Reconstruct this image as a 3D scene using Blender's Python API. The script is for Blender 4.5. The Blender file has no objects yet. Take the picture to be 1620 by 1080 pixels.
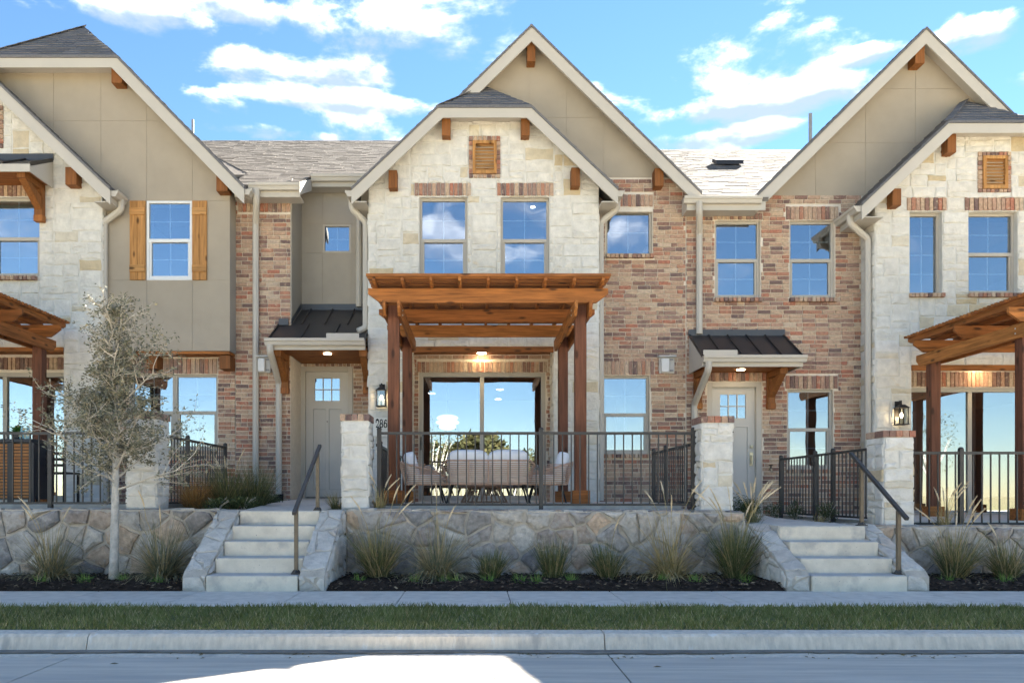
import bpy, math, random
from mathutils import Vector
random.seed(7)
RND = random.Random(11)
S = bpy.context.scene
COL = S.collection

# ------------------------------------------------------------------ camera
F, VX, VY, EZ = 1200.0, 752.0, 783.0, 1.2      # focal length in photo pixels, vanishing point, eye height over street
cam_d = bpy.data.cameras.new('camera'); cam = bpy.data.objects.new('camera', cam_d); COL.objects.link(cam)
cam.location = (0, 0, EZ); cam.rotation_euler = (math.pi / 2, 0, 0)
cam_d.sensor_width = 36; cam_d.lens = F / 1620 * 36
cam_d.shift_x = (810 - VX) / 1620; cam_d.shift_y = (VY - 540) / 1620
cam_d.clip_end = 2000
S.camera = cam
def X(px, Y): return (px - VX) * Y / F          # lateral position of a photo column at distance Y
def Z(py, Y): return (VY - py) * Y / F          # height over eye of a photo row at distance Y

# ------------------------------------------------------------------ sky, sun, exposure
SUN = Vector((.74, 1.222, 1.0)).normalized()
el = math.asin(SUN.z); az = math.atan2(SUN.x, SUN.y)
W = bpy.data.worlds.new('World'); S.world = W; W.use_nodes = True
wt = W.node_tree; wt.nodes.clear()
def wn(t, **k):
    n = wt.nodes.new(t)
    for a, v in k.items(): setattr(n, a, v)
    return n
def wmath(op, a, b=None, c=None, clamp=False):
    n = wn('ShaderNodeMath', operation=op); n.use_clamp = clamp
    for i, v in enumerate((a, b, c)):
        if v is None: continue
        if isinstance(v, (int, float)): n.inputs[i].default_value = v
        else: wt.links.new(v, n.inputs[i])
    return n.outputs[0]
def wvec(op, a, b):
    n = wn('ShaderNodeVectorMath', operation=op)
    for i, v in enumerate((a, b)):
        if isinstance(v, (tuple, list, Vector)): n.inputs[i].default_value = tuple(v)
        else: wt.links.new(v, n.inputs[i])
    return n.outputs['Value'] if op == 'DOT_PRODUCT' else n.outputs['Vector']
def wmix(f, a, b):
    n = wn('ShaderNodeMix', data_type='RGBA')
    for s, v in ((n.inputs[0], f), (n.inputs[6], a), (n.inputs[7], b)):
        if isinstance(v, tuple): s.default_value = v
        elif isinstance(v, (int, float)): s.default_value = v
        else: wt.links.new(v, s)
    return n.outputs[2]
sky = wn('ShaderNodeTexSky', sky_type='NISHITA'); sky.sun_disc = False
sky.sun_elevation = el; sky.sun_rotation = az; sky.altitude = 200
sky.air_density = 1.0; sky.dust_density = 0.0; sky.ozone_density = 2.2
dirv = wn('ShaderNodeTexCoord').outputs['Generated']
BLOBS = [(240, 28, 110, 40), (620, 48, 290, 78), (400, 15, 120, 30), (500, 112, 220, 42), (310, 162, 120, 32), (560, 160, 260, 22),
         (400, 205, 170, 16), (1230, 160, 240, 32), (1140, 215, 150, 24), (1380, 85, 75, 20), (1560, 50, 110, 40), (1610, 130, 90, 34)]
nsc = wvec('MULTIPLY', dirv, (1.0, 1.0, 2.1))
def wnoise(vec, sc, det=9, dist=.25):
    n = wn('ShaderNodeTexNoise'); n.inputs['Scale'].default_value = sc; n.inputs['Detail'].default_value = det
    n.inputs['Roughness'].default_value = .58; n.inputs['Distortion'].default_value = dist
    wt.links.new(vec, n.inputs['Vector']); return n.outputs['Fac']
n1 = wnoise(nsc, 7.0, 8, .2)
n0 = wnoise(nsc, 2.2, 3)
bl = None; hs = None
for (bx, by, rx, ry) in BLOBS:
    c = Vector((bx - VX, F, VY - by)); L = c.length; c.normalize()
    t = Vector((c.y, -c.x, 0)).normalized(); v = t.cross(c)
    d = wvec('SUBTRACT', dirv, c)
    a = wmath('DIVIDE', wvec('DOT_PRODUCT', d, t), rx / L); b = wmath('DIVIDE', wvec('DOT_PRODUCT', d, v), ry / L)
    far = wmath('MULTIPLY', wmath('SUBTRACT', 1.0, wvec('DOT_PRODUCT', dirv, c)), 8.0)
    e = wmath('ADD', wmath('MULTIPLY_ADD', a, a, wmath('MULTIPLY', b, b)), far)
    w = wmath('SUBTRACT', 1.0, e, clamp=True)
    hb = wmath('MULTIPLY', w, b)
    bl = w if bl is None else wmath('MAXIMUM', bl, w)
    hs = hb if hs is None else wmath('ADD', hs, hb)
dens = wmath('ADD', wmath('MULTIPLY_ADD', bl, .26, wmath('MULTIPLY_ADD', n1, 1.5, -.25)), wmath('MULTIPLY', wmath('SUBTRACT', n0, .425), 1.2))
dn = wn('ShaderNodeMapRange', interpolation_type='SMOOTHSTEP'); dn.inputs[1].default_value = .67; dn.inputs[2].default_value = .93
wt.links.new(dens, dn.inputs[0])
upz = wn('ShaderNodeSeparateXYZ'); wt.links.new(dirv, upz.inputs[0])
hor = wn('ShaderNodeMapRange'); hor.inputs[1].default_value = .22; hor.inputs[2].default_value = .42
wt.links.new(upz.outputs[2], hor.inputs[0])
cover = wmath('MULTIPLY', wmath('MULTIPLY', dn.outputs[0], hor.outputs[0]), .93)
n2 = wnoise(wvec('ADD', nsc, (0, 0, .05)), 7.0, 4, .2)
lit = wn('ShaderNodeMapRange', interpolation_type='SMOOTHSTEP'); lit.inputs[1].default_value = -.22; lit.inputs[2].default_value = .72
wt.links.new(wmath('ADD', hs, wmath('MULTIPLY', wmath('SUBTRACT', n1, n2), 2.2)), lit.inputs[0])
SKYG = .30
hsv = wn('ShaderNodeHueSaturation'); hsv.inputs['Saturation'].default_value = 1.14; hsv.inputs['Value'].default_value = SKYG
wt.links.new(sky.outputs[0], hsv.inputs['Color'])
cloud = wmix(lit.outputs[0], (.80, .98, 1.35, 1), (5.6, 5.5, 5.4, 1))
skyc = wmix(cover, hsv.outputs['Color'], cloud)
bg = wn('ShaderNodeBackground'); bg.inputs['Strength'].default_value = 0.05
wt.links.new(skyc, bg.inputs['Color'])
wo = wn('ShaderNodeOutputWorld'); wt.links.new(bg.outputs[0], wo.inputs[0])
sl = bpy.data.lights.new('sun', 'SUN'); sl.energy = 2.7; sl.angle = math.radians(.5); sl.color = (1, .93, .82)
sun = bpy.data.objects.new('sun', sl); COL.objects.link(sun); sun.location = (20, 40, 30)
sun.rotation_euler = (-SUN).to_track_quat('-Z', 'Y').to_euler()
S.view_settings.view_transform = 'Standard'; S.view_settings.look = 'None'
S.view_settings.gamma = 1; S.view_settings.exposure = 4.12
S.render.engine = 'CYCLES'
S.cycles.max_bounces = 6; S.cycles.diffuse_bounces = 3; S.cycles.glossy_bounces = 3; S.cycles.transparent_max_bounces = 8; S.cycles.caustics_reflective = False
S.render.resolution_x = 1024; S.render.resolution_y = 682

# ------------------------------------------------------------------ materials
M = {}
def material(name, stops, rough=.8, var=.18, vscale=6, bump=0., bscale=60, axis=None, spec=.3, metal=0., patch=None, patch2=None, knots=False, coat=0., detail=5, interp='LINEAR'):
    """stops: [(pos, rgb)] picked per piece; var: noise mottling; axis: wood grain direction; patch: (rgb, scale, lo, hi) stains"""
    m = bpy.data.materials.new(name); m.use_nodes = True; nt = m.node_tree; N = nt.nodes; Lk = nt.links
    p = N['Principled BSDF']; p.inputs['Roughness'].default_value = rough; p.inputs['Metallic'].default_value = metal
    p.inputs['Specular IOR Level'].default_value = spec; p.inputs['Coat Weight'].default_value = coat
    geo = N.new('ShaderNodeNewGeometry'); oi = N.new('ShaderNodeObjectInfo')
    add = N.new('ShaderNodeMath'); add.operation = 'ADD'; Lk.new(geo.outputs['Random Per Island'], add.inputs[0]); Lk.new(oi.outputs['Random'], add.inputs[1])
    fr = N.new('ShaderNodeMath'); fr.operation = 'FRACT'; Lk.new(add.outputs[0], fr.inputs[0])
    rp = N.new('ShaderNodeValToRGB'); cr = rp.color_ramp; cr.interpolation = interp
    if len(stops) == 1: stops = [(0, stops[0][1]), (1, stops[0][1])]
    while len(cr.elements) < len(stops): cr.elements.new(.5)
    for e, (pos, c) in zip(cr.elements, stops): e.position = pos; e.color = (*c, 1)
    Lk.new(fr.outputs[0], rp.inputs[0]); col = rp.outputs[0]
    pos = geo.outputs['Position']
    if axis:
        mp = N.new('ShaderNodeVectorMath'); mp.operation = 'MULTIPLY'
        mp.inputs[1].default_value = {'x': (.6, 9, 9), 'y': (9, .6, 9), 'z': (9, 9, .6)}[axis]
        Lk.new(pos, mp.inputs[0]); gpos = mp.outputs[0]
    else: gpos = pos
    def noise(vec, sc, det=detail, ro=.6):
        n = N.new('ShaderNodeTexNoise'); n.inputs['Scale'].default_value = sc; n.inputs['Detail'].default_value = det
        n.inputs['Roughness'].default_value = ro; Lk.new(vec, n.inputs['Vector']); return n.outputs['Fac']
    def mix(f, a, b, mode='MIX'):
        n = N.new('ShaderNodeMix'); n.data_type = 'RGBA'; n.blend_type = mode
        for s, v in ((n.inputs[0], f), (n.inputs[6], a), (n.inputs[7], b)):
            if isinstance(v, tuple): s.default_value = (*v, 1)
            elif isinstance(v, (int, float)): s.default_value = v
            else: Lk.new(v, s)
        return n.outputs[2]
    def rng(v, a, b, c=0., d=1.):
        n = N.new('ShaderNodeMapRange'); n.inputs[1].default_value = a; n.inputs[2].default_value = b
        n.inputs[3].default_value = c; n.inputs[4].default_value = d; Lk.new(v, n.inputs[0]); return n.outputs[0]
    nv = noise(gpos, vscale)
    if var:
        g = rng(nv, .3, .7, 1 - var, 1 + var)
        cmb = N.new('ShaderNodeCombineColor')
        for i in range(3): Lk.new(g, cmb.inputs[i])
        col = mix(1.0, col, cmb.outputs[0], 'MULTIPLY')
    for pt in (patch, patch2):
        if pt:
            f = rng(noise(gpos if axis else pos, pt[1], 4), pt[2], pt[3])
            col = mix(f, col, pt[0])
    if knots:
        vo = N.new('ShaderNodeTexVoronoi'); vo.inputs['Scale'].default_value = 1.0
        mp2 = N.new('ShaderNodeVectorMath'); mp2.operation = 'MULTIPLY'
        mp2.inputs[1].default_value = {'x': (2.6, 7, 7), 'y': (7, 2.6, 7), 'z': (7, 7, 2.6)}[axis]
        Lk.new(pos, mp2.inputs[0]); Lk.new(mp2.outputs[0], vo.inputs['Vector'])
        col = mix(rng(vo.outputs['Distance'], .1, .22, .8, 0.), col, (.03, .012, .005))
    Lk.new(col, p.inputs['Base Color'])
    if bump:
        bp = N.new('ShaderNodeBump'); bp.inputs['Strength'].default_value = bump; bp.inputs['Distance'].default_value = .02
        Lk.new(noise(gpos, bscale, 6), bp.inputs['Height']); Lk.new(bp.outputs[0], p.inputs['Normal'])
    M[name] = m; return m
def grey(v): return (v, v, v)
material('brick', [(0, (0.468, 0.313, 0.220)), (.14, (0.261, 0.157, 0.124)), (.29, (0.414, 0.209, 0.141)), (.41, (0.513, 0.370, 0.261)), (.52, (0.306, 0.196, 0.158)), (.64, (0.432, 0.274, 0.199)), (.74, (0.189, 0.126, 0.112)), (.82, (0.477, 0.331, 0.237)), (.91, (0.405, 0.174, 0.116)), (.96, (0.522, 0.400, 0.299))], .9, .26, 22, .5, 90, patch=((.58, .46, .33), 14, .58, .75), spec=.15, interp='CONSTANT')
material('mortar', [(0, (0.739, 0.660, 0.554))], .95, .08, 12, .3, 120, spec=.1)
material('limestone', [(0, (0.664, 0.625, 0.552)), (.4, (0.697, 0.671, 0.614)), (.7, (0.672, 0.637, 0.574)), (.9, (0.689, 0.663, 0.605)), (.94, (0.614, 0.544, 0.418)), (.975, (0.556, 0.451, 0.294)), (1, (0.598, 0.518, 0.392))], .92, .13, 7, .9, 22,
         patch=((.66, .53, .34), 4.5, .66, .82), spec=.1)
material('stone_mortar', [(0, (0.689, 0.667, 0.614))], .95, .06, 5, .6, 40, spec=.1)
material('rubble', [(0, (.27, .245, .23)), (.13, (.47, .42, .355)), (.25, (.165, .16, .165)), (.38, (.56, .50, .42)), (.5, (.31, .285, .265)), (.6, (.52, .39, .28)), (.7, (.21, .205, .21)), (.8, (.60, .55, .475)), (.9, (.25, .235, .225)), (1, (.55, .40, .27))], .9, .34, 13, .9, 30,
         patch=((.46, .43, .39), 6, .55, .72), patch2=((.40, .25, .14), 3.2, .68, .82), spec=.2, detail=8)
material('rubble_mortar', [(0, (.51, .455, .38))], .95, .18, 9, .8, 45, spec=.1)
material('cheek_stone', [(0, (0.588, 0.548, 0.484)), (.5, (0.637, 0.592, 0.522)), (.8, (0.539, 0.504, 0.451)), (1, (0.588, 0.495, 0.404))], .92, .16, 10, .8, 40, patch=((.42, .40, .385), 7, .60, .76), spec=.1)
material('stucco', [(0, (0.391, 0.335, 0.263))], .95, .05, 2, .25, 260, spec=.1)
material('stucco_grey', [(0, (0.383, 0.344, 0.289))], .95, .05, 2, .25, 260, spec=.1)
material('trim', [(0, (0.504, 0.466, 0.407))], .55, .03, 2, spec=.35)
material('door_paint', [(0, (0.552, 0.522, 0.474))], .45, .02, 2, spec=.4)
material('window_frame', [(0, (0.458, 0.418, 0.361))], .5, .02, 2, spec=.4)
material('white_vinyl', [(0, (.74, .74, .73))], .45, .02, 2, spec=.4)
material('muntin', [(0, (.72, .76, .80))], .5, 0, 2)
for ax in 'xyz':
    material('cedar_' + ax, [(0, (.24, .088, .026)), (.35, (.34, .125, .030)), (.7, (.28, .098, .026)), (1, (.40, .16, .042))], .66, .48, 3.0, .25, 10, axis=ax, knots=True, spec=.3)
    material('redwood_' + ax, [(0, (.155, .058, .030)), (.5, (.115, .045, .026)), (1, (.185, .07, .034))], .68, .38, 3.0, .25, 10, axis=ax, knots=True, spec=.3)
    material('shutter_' + ax, [(0, (.47, .24, .085)), (.5, (.40, .195, .065)), (1, (.50, .27, .10))], .7, .35, 3.0, .2, 10, axis=ax, knots=True, spec=.2)
material('bracket_wood', [(0, (.20, .075, .02)), (1, (.25, .095, .026))], .65, .3, 3.0, .2, 10, axis='z', spec=.3)
material('metal_roof', [(0, (.040, .034, .031))], .42, .06, 3, spec=.5)
material('metal_flash', [(0, (.055, .058, .066))], .4, .06, 3, spec=.5)
material('shingle', [(0, (0.128, 0.112, 0.096)), (.3, (0.184, 0.164, 0.140)), (.6, (0.152, 0.132, 0.112)), (.85, (0.216, 0.192, 0.164)), (1, (0.112, 0.096, 0.084))], .95, .15, 30, .4, 200, spec=.15)
material('shingle_grey', [(0, (.135, .135, .145)), (.4, (.18, .175, .18)), (.7, (.15, .15, .155)), (1, (.215, .205, .205))], .95, .15, 30, .4, 200, spec=.15)
material('concrete', [(0, (0.630, 0.586, 0.514)), (.5, (0.662, 0.612, 0.533)), (1, (0.598, 0.556, 0.490))], .9, .12, 7, .5, 90, patch=((.42, .39, .35), 2.2, .57, .78), patch2=((.70, .68, .64), 5, .62, .75), spec=.2)
material('step_concrete', [(0, (0.721, 0.650, 0.531))], .9, .12, 5, .5, 60, patch=((.24, .21, .18), 30, .66, .71), patch2=((.50, .46, .40), 3, .55, .7), spec=.15)
material('tread_concrete', [(0, (.50, .485, .465))], .9, .12, 5, .3, 90, spec=.15)
material('street_concrete', [(0, (0.546, 0.500, 0.423)), (1, (0.577, 0.525, 0.442))], .85, .16, 1.6, .5, 6, axis='x', patch=((.40, .38, .345), .5, .50, .74), patch2=((.44, .415, .37), 5, .60, .72), spec=.25)
material('kerb_concrete', [(0, (0.630, 0.565, 0.469)), (1, (0.672, 0.600, 0.497))], .9, .16, 2.5, .6, 8, axis='z', patch=((.40, .37, .33), .6, .58, .74), patch2=((.72, .70, .66), 1.1, .6, .7), spec=.2)
material('grass_dark', [(0, (.075, .10, .038)), (.55, (.115, .135, .055)), (.82, (.22, .20, .095)), (1, (.42, .33, .18))], .7, .1, 6, spec=.2)
material('gutter_dirt', [(0, (.20, .18, .155))], .8, .35, 6, .3, 60, spec=.3)
material('joint', [(0, (.10, .095, .09))], .95, .1, 10)
material('soil', [(0, (.045, .032, .024))], .95, .4, 12, .8, 40, spec=.1)
material('mulch', [(0, (.018, .014, .012)), (.5, (.042, .030, .023)), (.8, (.085, .06, .043)), (.95, (.16, .115, .08)), (1, (.34, .25, .15))], .9, .3, 20, spec=.2)
material('gravel', [(0, (.50, .46, .40)), (.4, (.62, .57, .48)), (.7, (.36, .32, .28)), (1, (.70, .66, .58))], .9, .15, 30, spec=.15)
material('lawn_soil', [(0, (.11, .12, .04))], .95, .3, 8, .5, 60)
material('lawn_blade', [(0, (.14, .16, .045)), (.5, (.18, .195, .06)), (.78, (.24, .23, .085)), (.9, (.36, .30, .14)), (1, (.46, .38, .20))], .7, .25, 2, spec=.2)
material('grass_green', [(0, (.12, .135, .05)), (.45, (.16, .17, .075)), (.65, (.24, .215, .105)), (.82, (.38, .30, .155)), (1, (.50, .39, .22))], .7, .1, 6, spec=.2)
material('grass_blue', [(0, (.15, .165, .10)), (.45, (.21, .21, .13)), (.7, (.32, .27, .15)), (1, (.50, .39, .22))], .7, .1, 6, spec=.2)
material('grass_straw', [(0, (0.396, 0.297, 0.132)), (.5, (0.495, 0.385, 0.198)), (.8, (0.308, 0.231, 0.099)), (1, (0.176, 0.176, 0.066))], .75, .1, 6, spec=.2)
material('grass_rust', [(0, (.32, .16, .05)), (.5, (.40, .22, .08)), (1, (.20, .13, .05))], .75, .1, 6, spec=.2)
material('plume', [(0, (.62, .48, .29)), (1, (.70, .57, .38))], .9, .15, 30)
material('tuft', [(0, (0.132, 0.240, 0.042)), (.6, (0.192, 0.312, 0.066)), (1, (0.264, 0.336, 0.108))], .7, .1, 6, spec=.2)
material('bush_leaf', [(0, (.035, .055, .014)), (.6, (.055, .08, .02)), (1, (.09, .11, .03))], .6, .1, 6, spec=.3)
material('shrub_leaf', [(0, (.05, .075, .025)), (.6, (.08, .105, .04)), (1, (.13, .14, .06))], .65, .1, 6, spec=.25)
material('oak_leaf', [(0, (.12, .125, .08)), (.5, (.18, .178, .12)), (.85, (.27, .25, .165)), (1, (.42, .35, .21))], .6, .1, 6, spec=.35)
material('twig', [(0, (.46, .40, .32)), (1, (.58, .52, .43))], .85, .15, 12)
material('bark', [(0, (.50, .47, .42))], .9, .25, 14, .8, 40)
material('far_leaf', [(0, (.035, .04, .014)), (.5, (.06, .058, .02)), (1, (.10, .085, .03))], .8, .15, 2)
material('field', [(0, (0.204, 0.170, 0.092))], .95, .3, .35, .4, 4, patch=((.20, .19, .08), .12, .5, .65))
material('iron', [(0, (.050, .046, .042))], .5, .15, 8, spec=.4)
material('iron_bronze', [(0, (.16, .12, .075))], .5, .25, 8, spec=.4)
material('lantern_metal', [(0, (.025, .022, .02))], .5, .15, 30, spec=.4)
material('meter_grey', [(0, (.55, .53, .49))], .5, .05, 8, spec=.4)
material('meter_white', [(0, (.74, .73, .70))], .5, .04, 8, spec=.4)
material('rope', [(0, (0.528, 0.352, 0.256)), (1, (0.576, 0.400, 0.304))], .7, .15, 40, spec=.2)
material('cushion', [(0, (.86, .85, .85))], .95, .04, 5, .2, 200, spec=.1)
material('black_leg', [(0, (.02, .018, .017))], .5, 0, 5)
material('table_rattan', [(0, (.22, .14, .095)), (1, (.30, .20, .135))], .7, .2, 30)
material('slat_wood', [(0, (.34, .15, .055)), (1, (.40, .19, .075))], .7, .3, 4, axis='x', spec=.25)
material('black_panel', [(0, (.02, .022, .028))], .4, .1, 8, spec=.4)
material('pot_leaf', [(0, (.03, .10, .02)), (1, (.06, .16, .03))], .5, .1, 8)
material('bottle_glass', [(0, (.28, .50, .52))], .15, .05, 8, spec=.6)
material('room_wall', [(0, (.22, .20, .18))], .9, .05, 2)
material('room_floor', [(0, (.16, .11, .07))], .6, .1, 2)
material('plaque', [(0, (.80, .77, .71))], .6, .05, 12)
material('black_ink', [(0, (.012, .012, .012))], .6, 0, 8)
material('brass', [(0, (.55, .48, .34))], .35, .05, 20, metal=.8)
material('pipe', [(0, (.30, .30, .30))], .5, .1, 10)
material('black_rubber', [(0, (.015, .015, .015))], .7, 0, 8)
material('litter', [(0, (.16, .12, .05)), (1, (.30, .22, .10))], .9, .2, 20)
def emission(name, col, st):
    m = bpy.data.materials.new(name); m.use_nodes = True; nt = m.node_tree; nt.nodes.clear()
    e = nt.nodes.new('ShaderNodeEmission'); e.inputs[0].default_value = (*col, 1); e.inputs[1].default_value = st
    o = nt.nodes.new('ShaderNodeOutputMaterial'); nt.links.new(e.outputs[0], o.inputs[0]); M[name] = m
emission('porch_glow', (1, .76, .44), 4.5); emission('awning_glow', (1, .80, .52), 2.5); emission('downlight', (1, .93, .82), .8); emission('bulb', (1, .75, .42), 5.0); emission('pendant_glow', (1, .90, .78), .13)
def glass(name, refl, tint, wav):
    m = bpy.data.materials.new(name); m.use_nodes = True; nt = m.node_tree; nt.nodes.clear(); N = nt.nodes; Lk = nt.links
    g = N.new('ShaderNodeBsdfGlossy'); g.inputs['Roughness'].default_value = .0; g.inputs['Color'].default_value = (*tint, 1)
    t = N.new('ShaderNodeBsdfTransparent'); t.inputs[0].default_value = (.78, .84, .86, 1)
    mx = N.new('ShaderNodeMixShader'); mx.inputs[0].default_value = refl
    geo = N.new('ShaderNodeNewGeometry'); nz = N.new('ShaderNodeTexNoise'); nz.inputs['Scale'].default_value = 1.7; nz.inputs['Detail'].default_value = 1
    bp = N.new('ShaderNodeBump'); bp.inputs['Strength'].default_value = wav; bp.inputs['Distance'].default_value = .02
    Lk.new(geo.outputs['Position'], nz.inputs['Vector']); Lk.new(nz.outputs['Fac'], bp.inputs['Height']); Lk.new(bp.outputs[0], g.inputs['Normal'])
    Lk.new(t.outputs[0], mx.inputs[1]); Lk.new(g.outputs[0], mx.inputs[2])
    o = N.new('ShaderNodeOutputMaterial'); Lk.new(mx.outputs[0], o.inputs[0]); M[name] = m
glass('pane_glass', .31, (.92, .95, 1.0), .14)
glass('door_glass', .36, (.92, .96, 1.0), .05)
glass('lantern_glass', .12, (1, 1, 1), .0)

# ------------------------------------------------------------------ mesh helpers (all coordinates: x right, y away, z over the EYE; +EZ on build)
WP = {}                                          # world base of each object, by name
class MB:
    def __init__(s): s.v = []; s.f = []
    def add(s, vs, fs):
        n = len(s.v); s.v += [tuple(p) for p in vs]; s.f += [tuple(i + n for i in f) for f in fs]; return s
    def box(s, x0, x1, y0, y1, z0, z1):
        return s.add([(x0, y0, z0), (x1, y0, z0), (x1, y1, z0), (x0, y1, z0), (x0, y0, z1), (x1, y0, z1), (x1, y1, z1), (x0, y1, z1)],
                     [(0, 3, 2, 1), (4, 5, 6, 7), (0, 1, 5, 4), (1, 2, 6, 5), (2, 3, 7, 6), (3, 0, 4, 7)])
    def prism(s, poly, off):
        """poly: 3D points, off: extrusion vector"""
        n = len(poly); a = [Vector(p) for p in poly]; o = Vector(off)
        nrm = Vector((0, 0, 0))
        for i in range(n): nrm += a[i].cross(a[(i + 1) % n])
        if nrm.dot(o) > 0: a.reverse()
        vs = a + [p + o for p in a]
        fs = [tuple(range(n)), tuple(range(2 * n - 1, n - 1, -1))]
        for i in range(n): j = (i + 1) % n; fs.append((i, n + i, n + j, j))
        return s.add(vs, fs)
    def xz(s, pts, y0, y1): return s.prism([(x, y0, z) for x, z in pts], (0, y1 - y0, 0))
    def yz(s, pts, x0, x1): return s.prism([(x0, y, z) for y, z in pts], (x1 - x0, 0, 0))
    def xy(s, pts, z0, z1): return s.prism([(x, y, z0) for x, y in pts], (0, 0, z1 - z0))
    def bar(s, a, b, w, h, up=(0, 0, 1)):
        a = Vector(a); b = Vector(b); d = (b - a).normalized(); u = Vector(up)
        r = d.cross(u)
        if r.length < 1e-4: r = d.cross(Vector((0, 1, 0)))
        r.normalize(); u = r.cross(d).normalized()
        q = [a + r * sx * w / 2 + u * sz * h / 2 for sx, sz in ((-1, -1), (1, -1), (1, 1), (-1, 1))]
        return s.prism(q, b - a)
    def tube(s, path, rad, n=6, phase=0.):
        pts = [Vector(p) for p in path]; k = len(pts); rad = rad if isinstance(rad, (list, tuple)) else [rad] * k
        ref = None; base = len(s.v)
        for i, p in enumerate(pts):
            d = (pts[min(i + 1, k - 1)] - pts[max(i - 1, 0)]).normalized()
            if ref is None:
                ref = Vector((0, 1, 0)) if abs(d.y) < .9 else Vector((1, 0, 0))
            r = (ref - d * ref.dot(d)).normalized(); u = d.cross(r); ref = r
            for j in range(n):
                t = phase + 2 * math.pi * j / n
                q = p + (r * math.cos(t) + u * math.sin(t)) * rad[i]; s.v.append(tuple(q))
        for i in range(k - 1):
            for j in range(n):
                a = base + i * n + j; b = base + i * n + (j + 1) % n
                s.f.append((a, b, b + n, a + n))
        s.f.append(tuple(base + j for j in range(n - 1, -1, -1))); s.f.append(tuple(base + (k - 1) * n + j for j in range(n)))
        return s
    def lathe(s, cx, cy, prof, n=16):
        base = len(s.v)
        for r, z in prof:
            for j in range(n):
                t = 2 * math.pi * j / n; s.v.append((cx + r * math.cos(t), cy + r * math.sin(t), z))
        for i in range(len(prof) - 1):
            for j in range(n):
                a = base + i * n + j; b = base + i * n + (j + 1) % n
                s.f.append((a, b, b + n, a + n))
        s.f.append(tuple(base + j for j in range(n - 1, -1, -1))); m = base + (len(prof) - 1) * n
        s.f.append(tuple(m + j for j in range(n)))
        return s
    def ellipsoid(s, c, r, n=12, m=8, pw=1.0):
        base = len(s.v)
        def sp(t): return math.copysign(abs(t) ** pw, t)
        for i in range(m + 1):
            ph = -math.pi / 2 + math.pi * i / m
            for j in range(n):
                t = 2 * math.pi * j / n
                s.v.append((c[0] + r[0] * sp(math.cos(ph)) * sp(math.cos(t)), c[1] + r[1] * sp(math.cos(ph)) * sp(math.sin(t)), c[2] + r[2] * sp(math.sin(ph))))
        for i in range(m):
            for j in range(n):
                a = base + i * n + j; b = base + i * n + (j + 1) % n; s.f.append((a, b, b + n, a + n))
        return s
    def build(s, name, mat, parent=None, smooth=False, bevel=0., kind=None, label=None, cat=None, group=None):
        me = bpy.data.meshes.new(name)
        b = WP[parent.name] if parent else Vector((0, 0, 0))
        if parent is None and s.v:                      # a one-mesh thing: origin at the middle of its base
            xs = [p[0] for p in s.v]; ys = [p[1] for p in s.v]; zs = [p[2] for p in s.v]
            b = Vector(((min(xs) + max(xs)) / 2, (min(ys) + max(ys)) / 2, min(zs) + EZ))
        me.from_pydata([(p[0] - b.x, p[1] - b.y, p[2] + EZ - b.z) for p in s.v], [], s.f)
        me.materials.append(M[mat])
        if smooth: me.polygons.foreach_set('use_smooth', [True] * len(me.polygons))
        o = bpy.data.objects.new(name, me); COL.objects.link(o)
        if parent: o.parent = parent
        else: o.location = b
        WP[o.name] = b.copy()
        if bevel:
            md = o.modifiers.new('bevel', 'BEVEL'); md.width = bevel; md.segments = 2; md.limit_method = 'ANGLE'
        return tag(o, label, cat, group, kind)
def tag(o, label=None, cat=None, group=None, kind=None):
    if label: o['label'] = label
    if cat: o['category'] = cat
    if group: o['group'] = group
    if kind: o['kind'] = kind
    return o
def thing(name, label, cat, loc, group=None):
    o = bpy.data.objects.new(name, None); COL.objects.link(o)
    b = Vector((loc[0], loc[1], loc[2] + EZ)); o.location = b; WP[o.name] = b; o.empty_display_size = .2
    return tag(o, label, cat, group)
def copy_tree(o, delta=(0, 0, 0), rz=0., scale=None, parent=None):
    c = o.copy(); COL.objects.link(c)
    if parent is not None: c.parent = parent
    else:
        c.location = Vector(o.location) + Vector(delta); c.rotation_euler[2] = o.rotation_euler[2] + rz
        if scale: c.scale = scale if isinstance(scale, tuple) else (scale,) * 3
        WP[c.name] = c.location.copy()
    for ch in list(o.children): copy_tree(ch, parent=c)
    return c
def box(name, mat, parent, *d, bevel=0., **k): return MB().box(*d).build(name, mat, parent, bevel=bevel, **k)

class Frame:                                     # a surface: origin, right, up, outward normal
    def __init__(s, o, u, v, n): s.o = Vector(o); s.u = Vector(u); s.v = Vector(v); s.n = Vector(n)
    def p(s, a, b, d=0.): return s.o + s.u * a + s.v * b + s.n * d
def front(Y): return Frame((0, Y, 0), (1, 0, 0), (0, 0, 1), (0, -1, 0))
def faces_left(Xc): return Frame((Xc, 0, 0), (0, -1, 0), (0, 0, 1), (-1, 0, 0))     # a = -y
def faces_right(Xc): return Frame((Xc, 0, 0), (0, 1, 0), (0, 0, 1), (1, 0, 0))      # a = y

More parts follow.
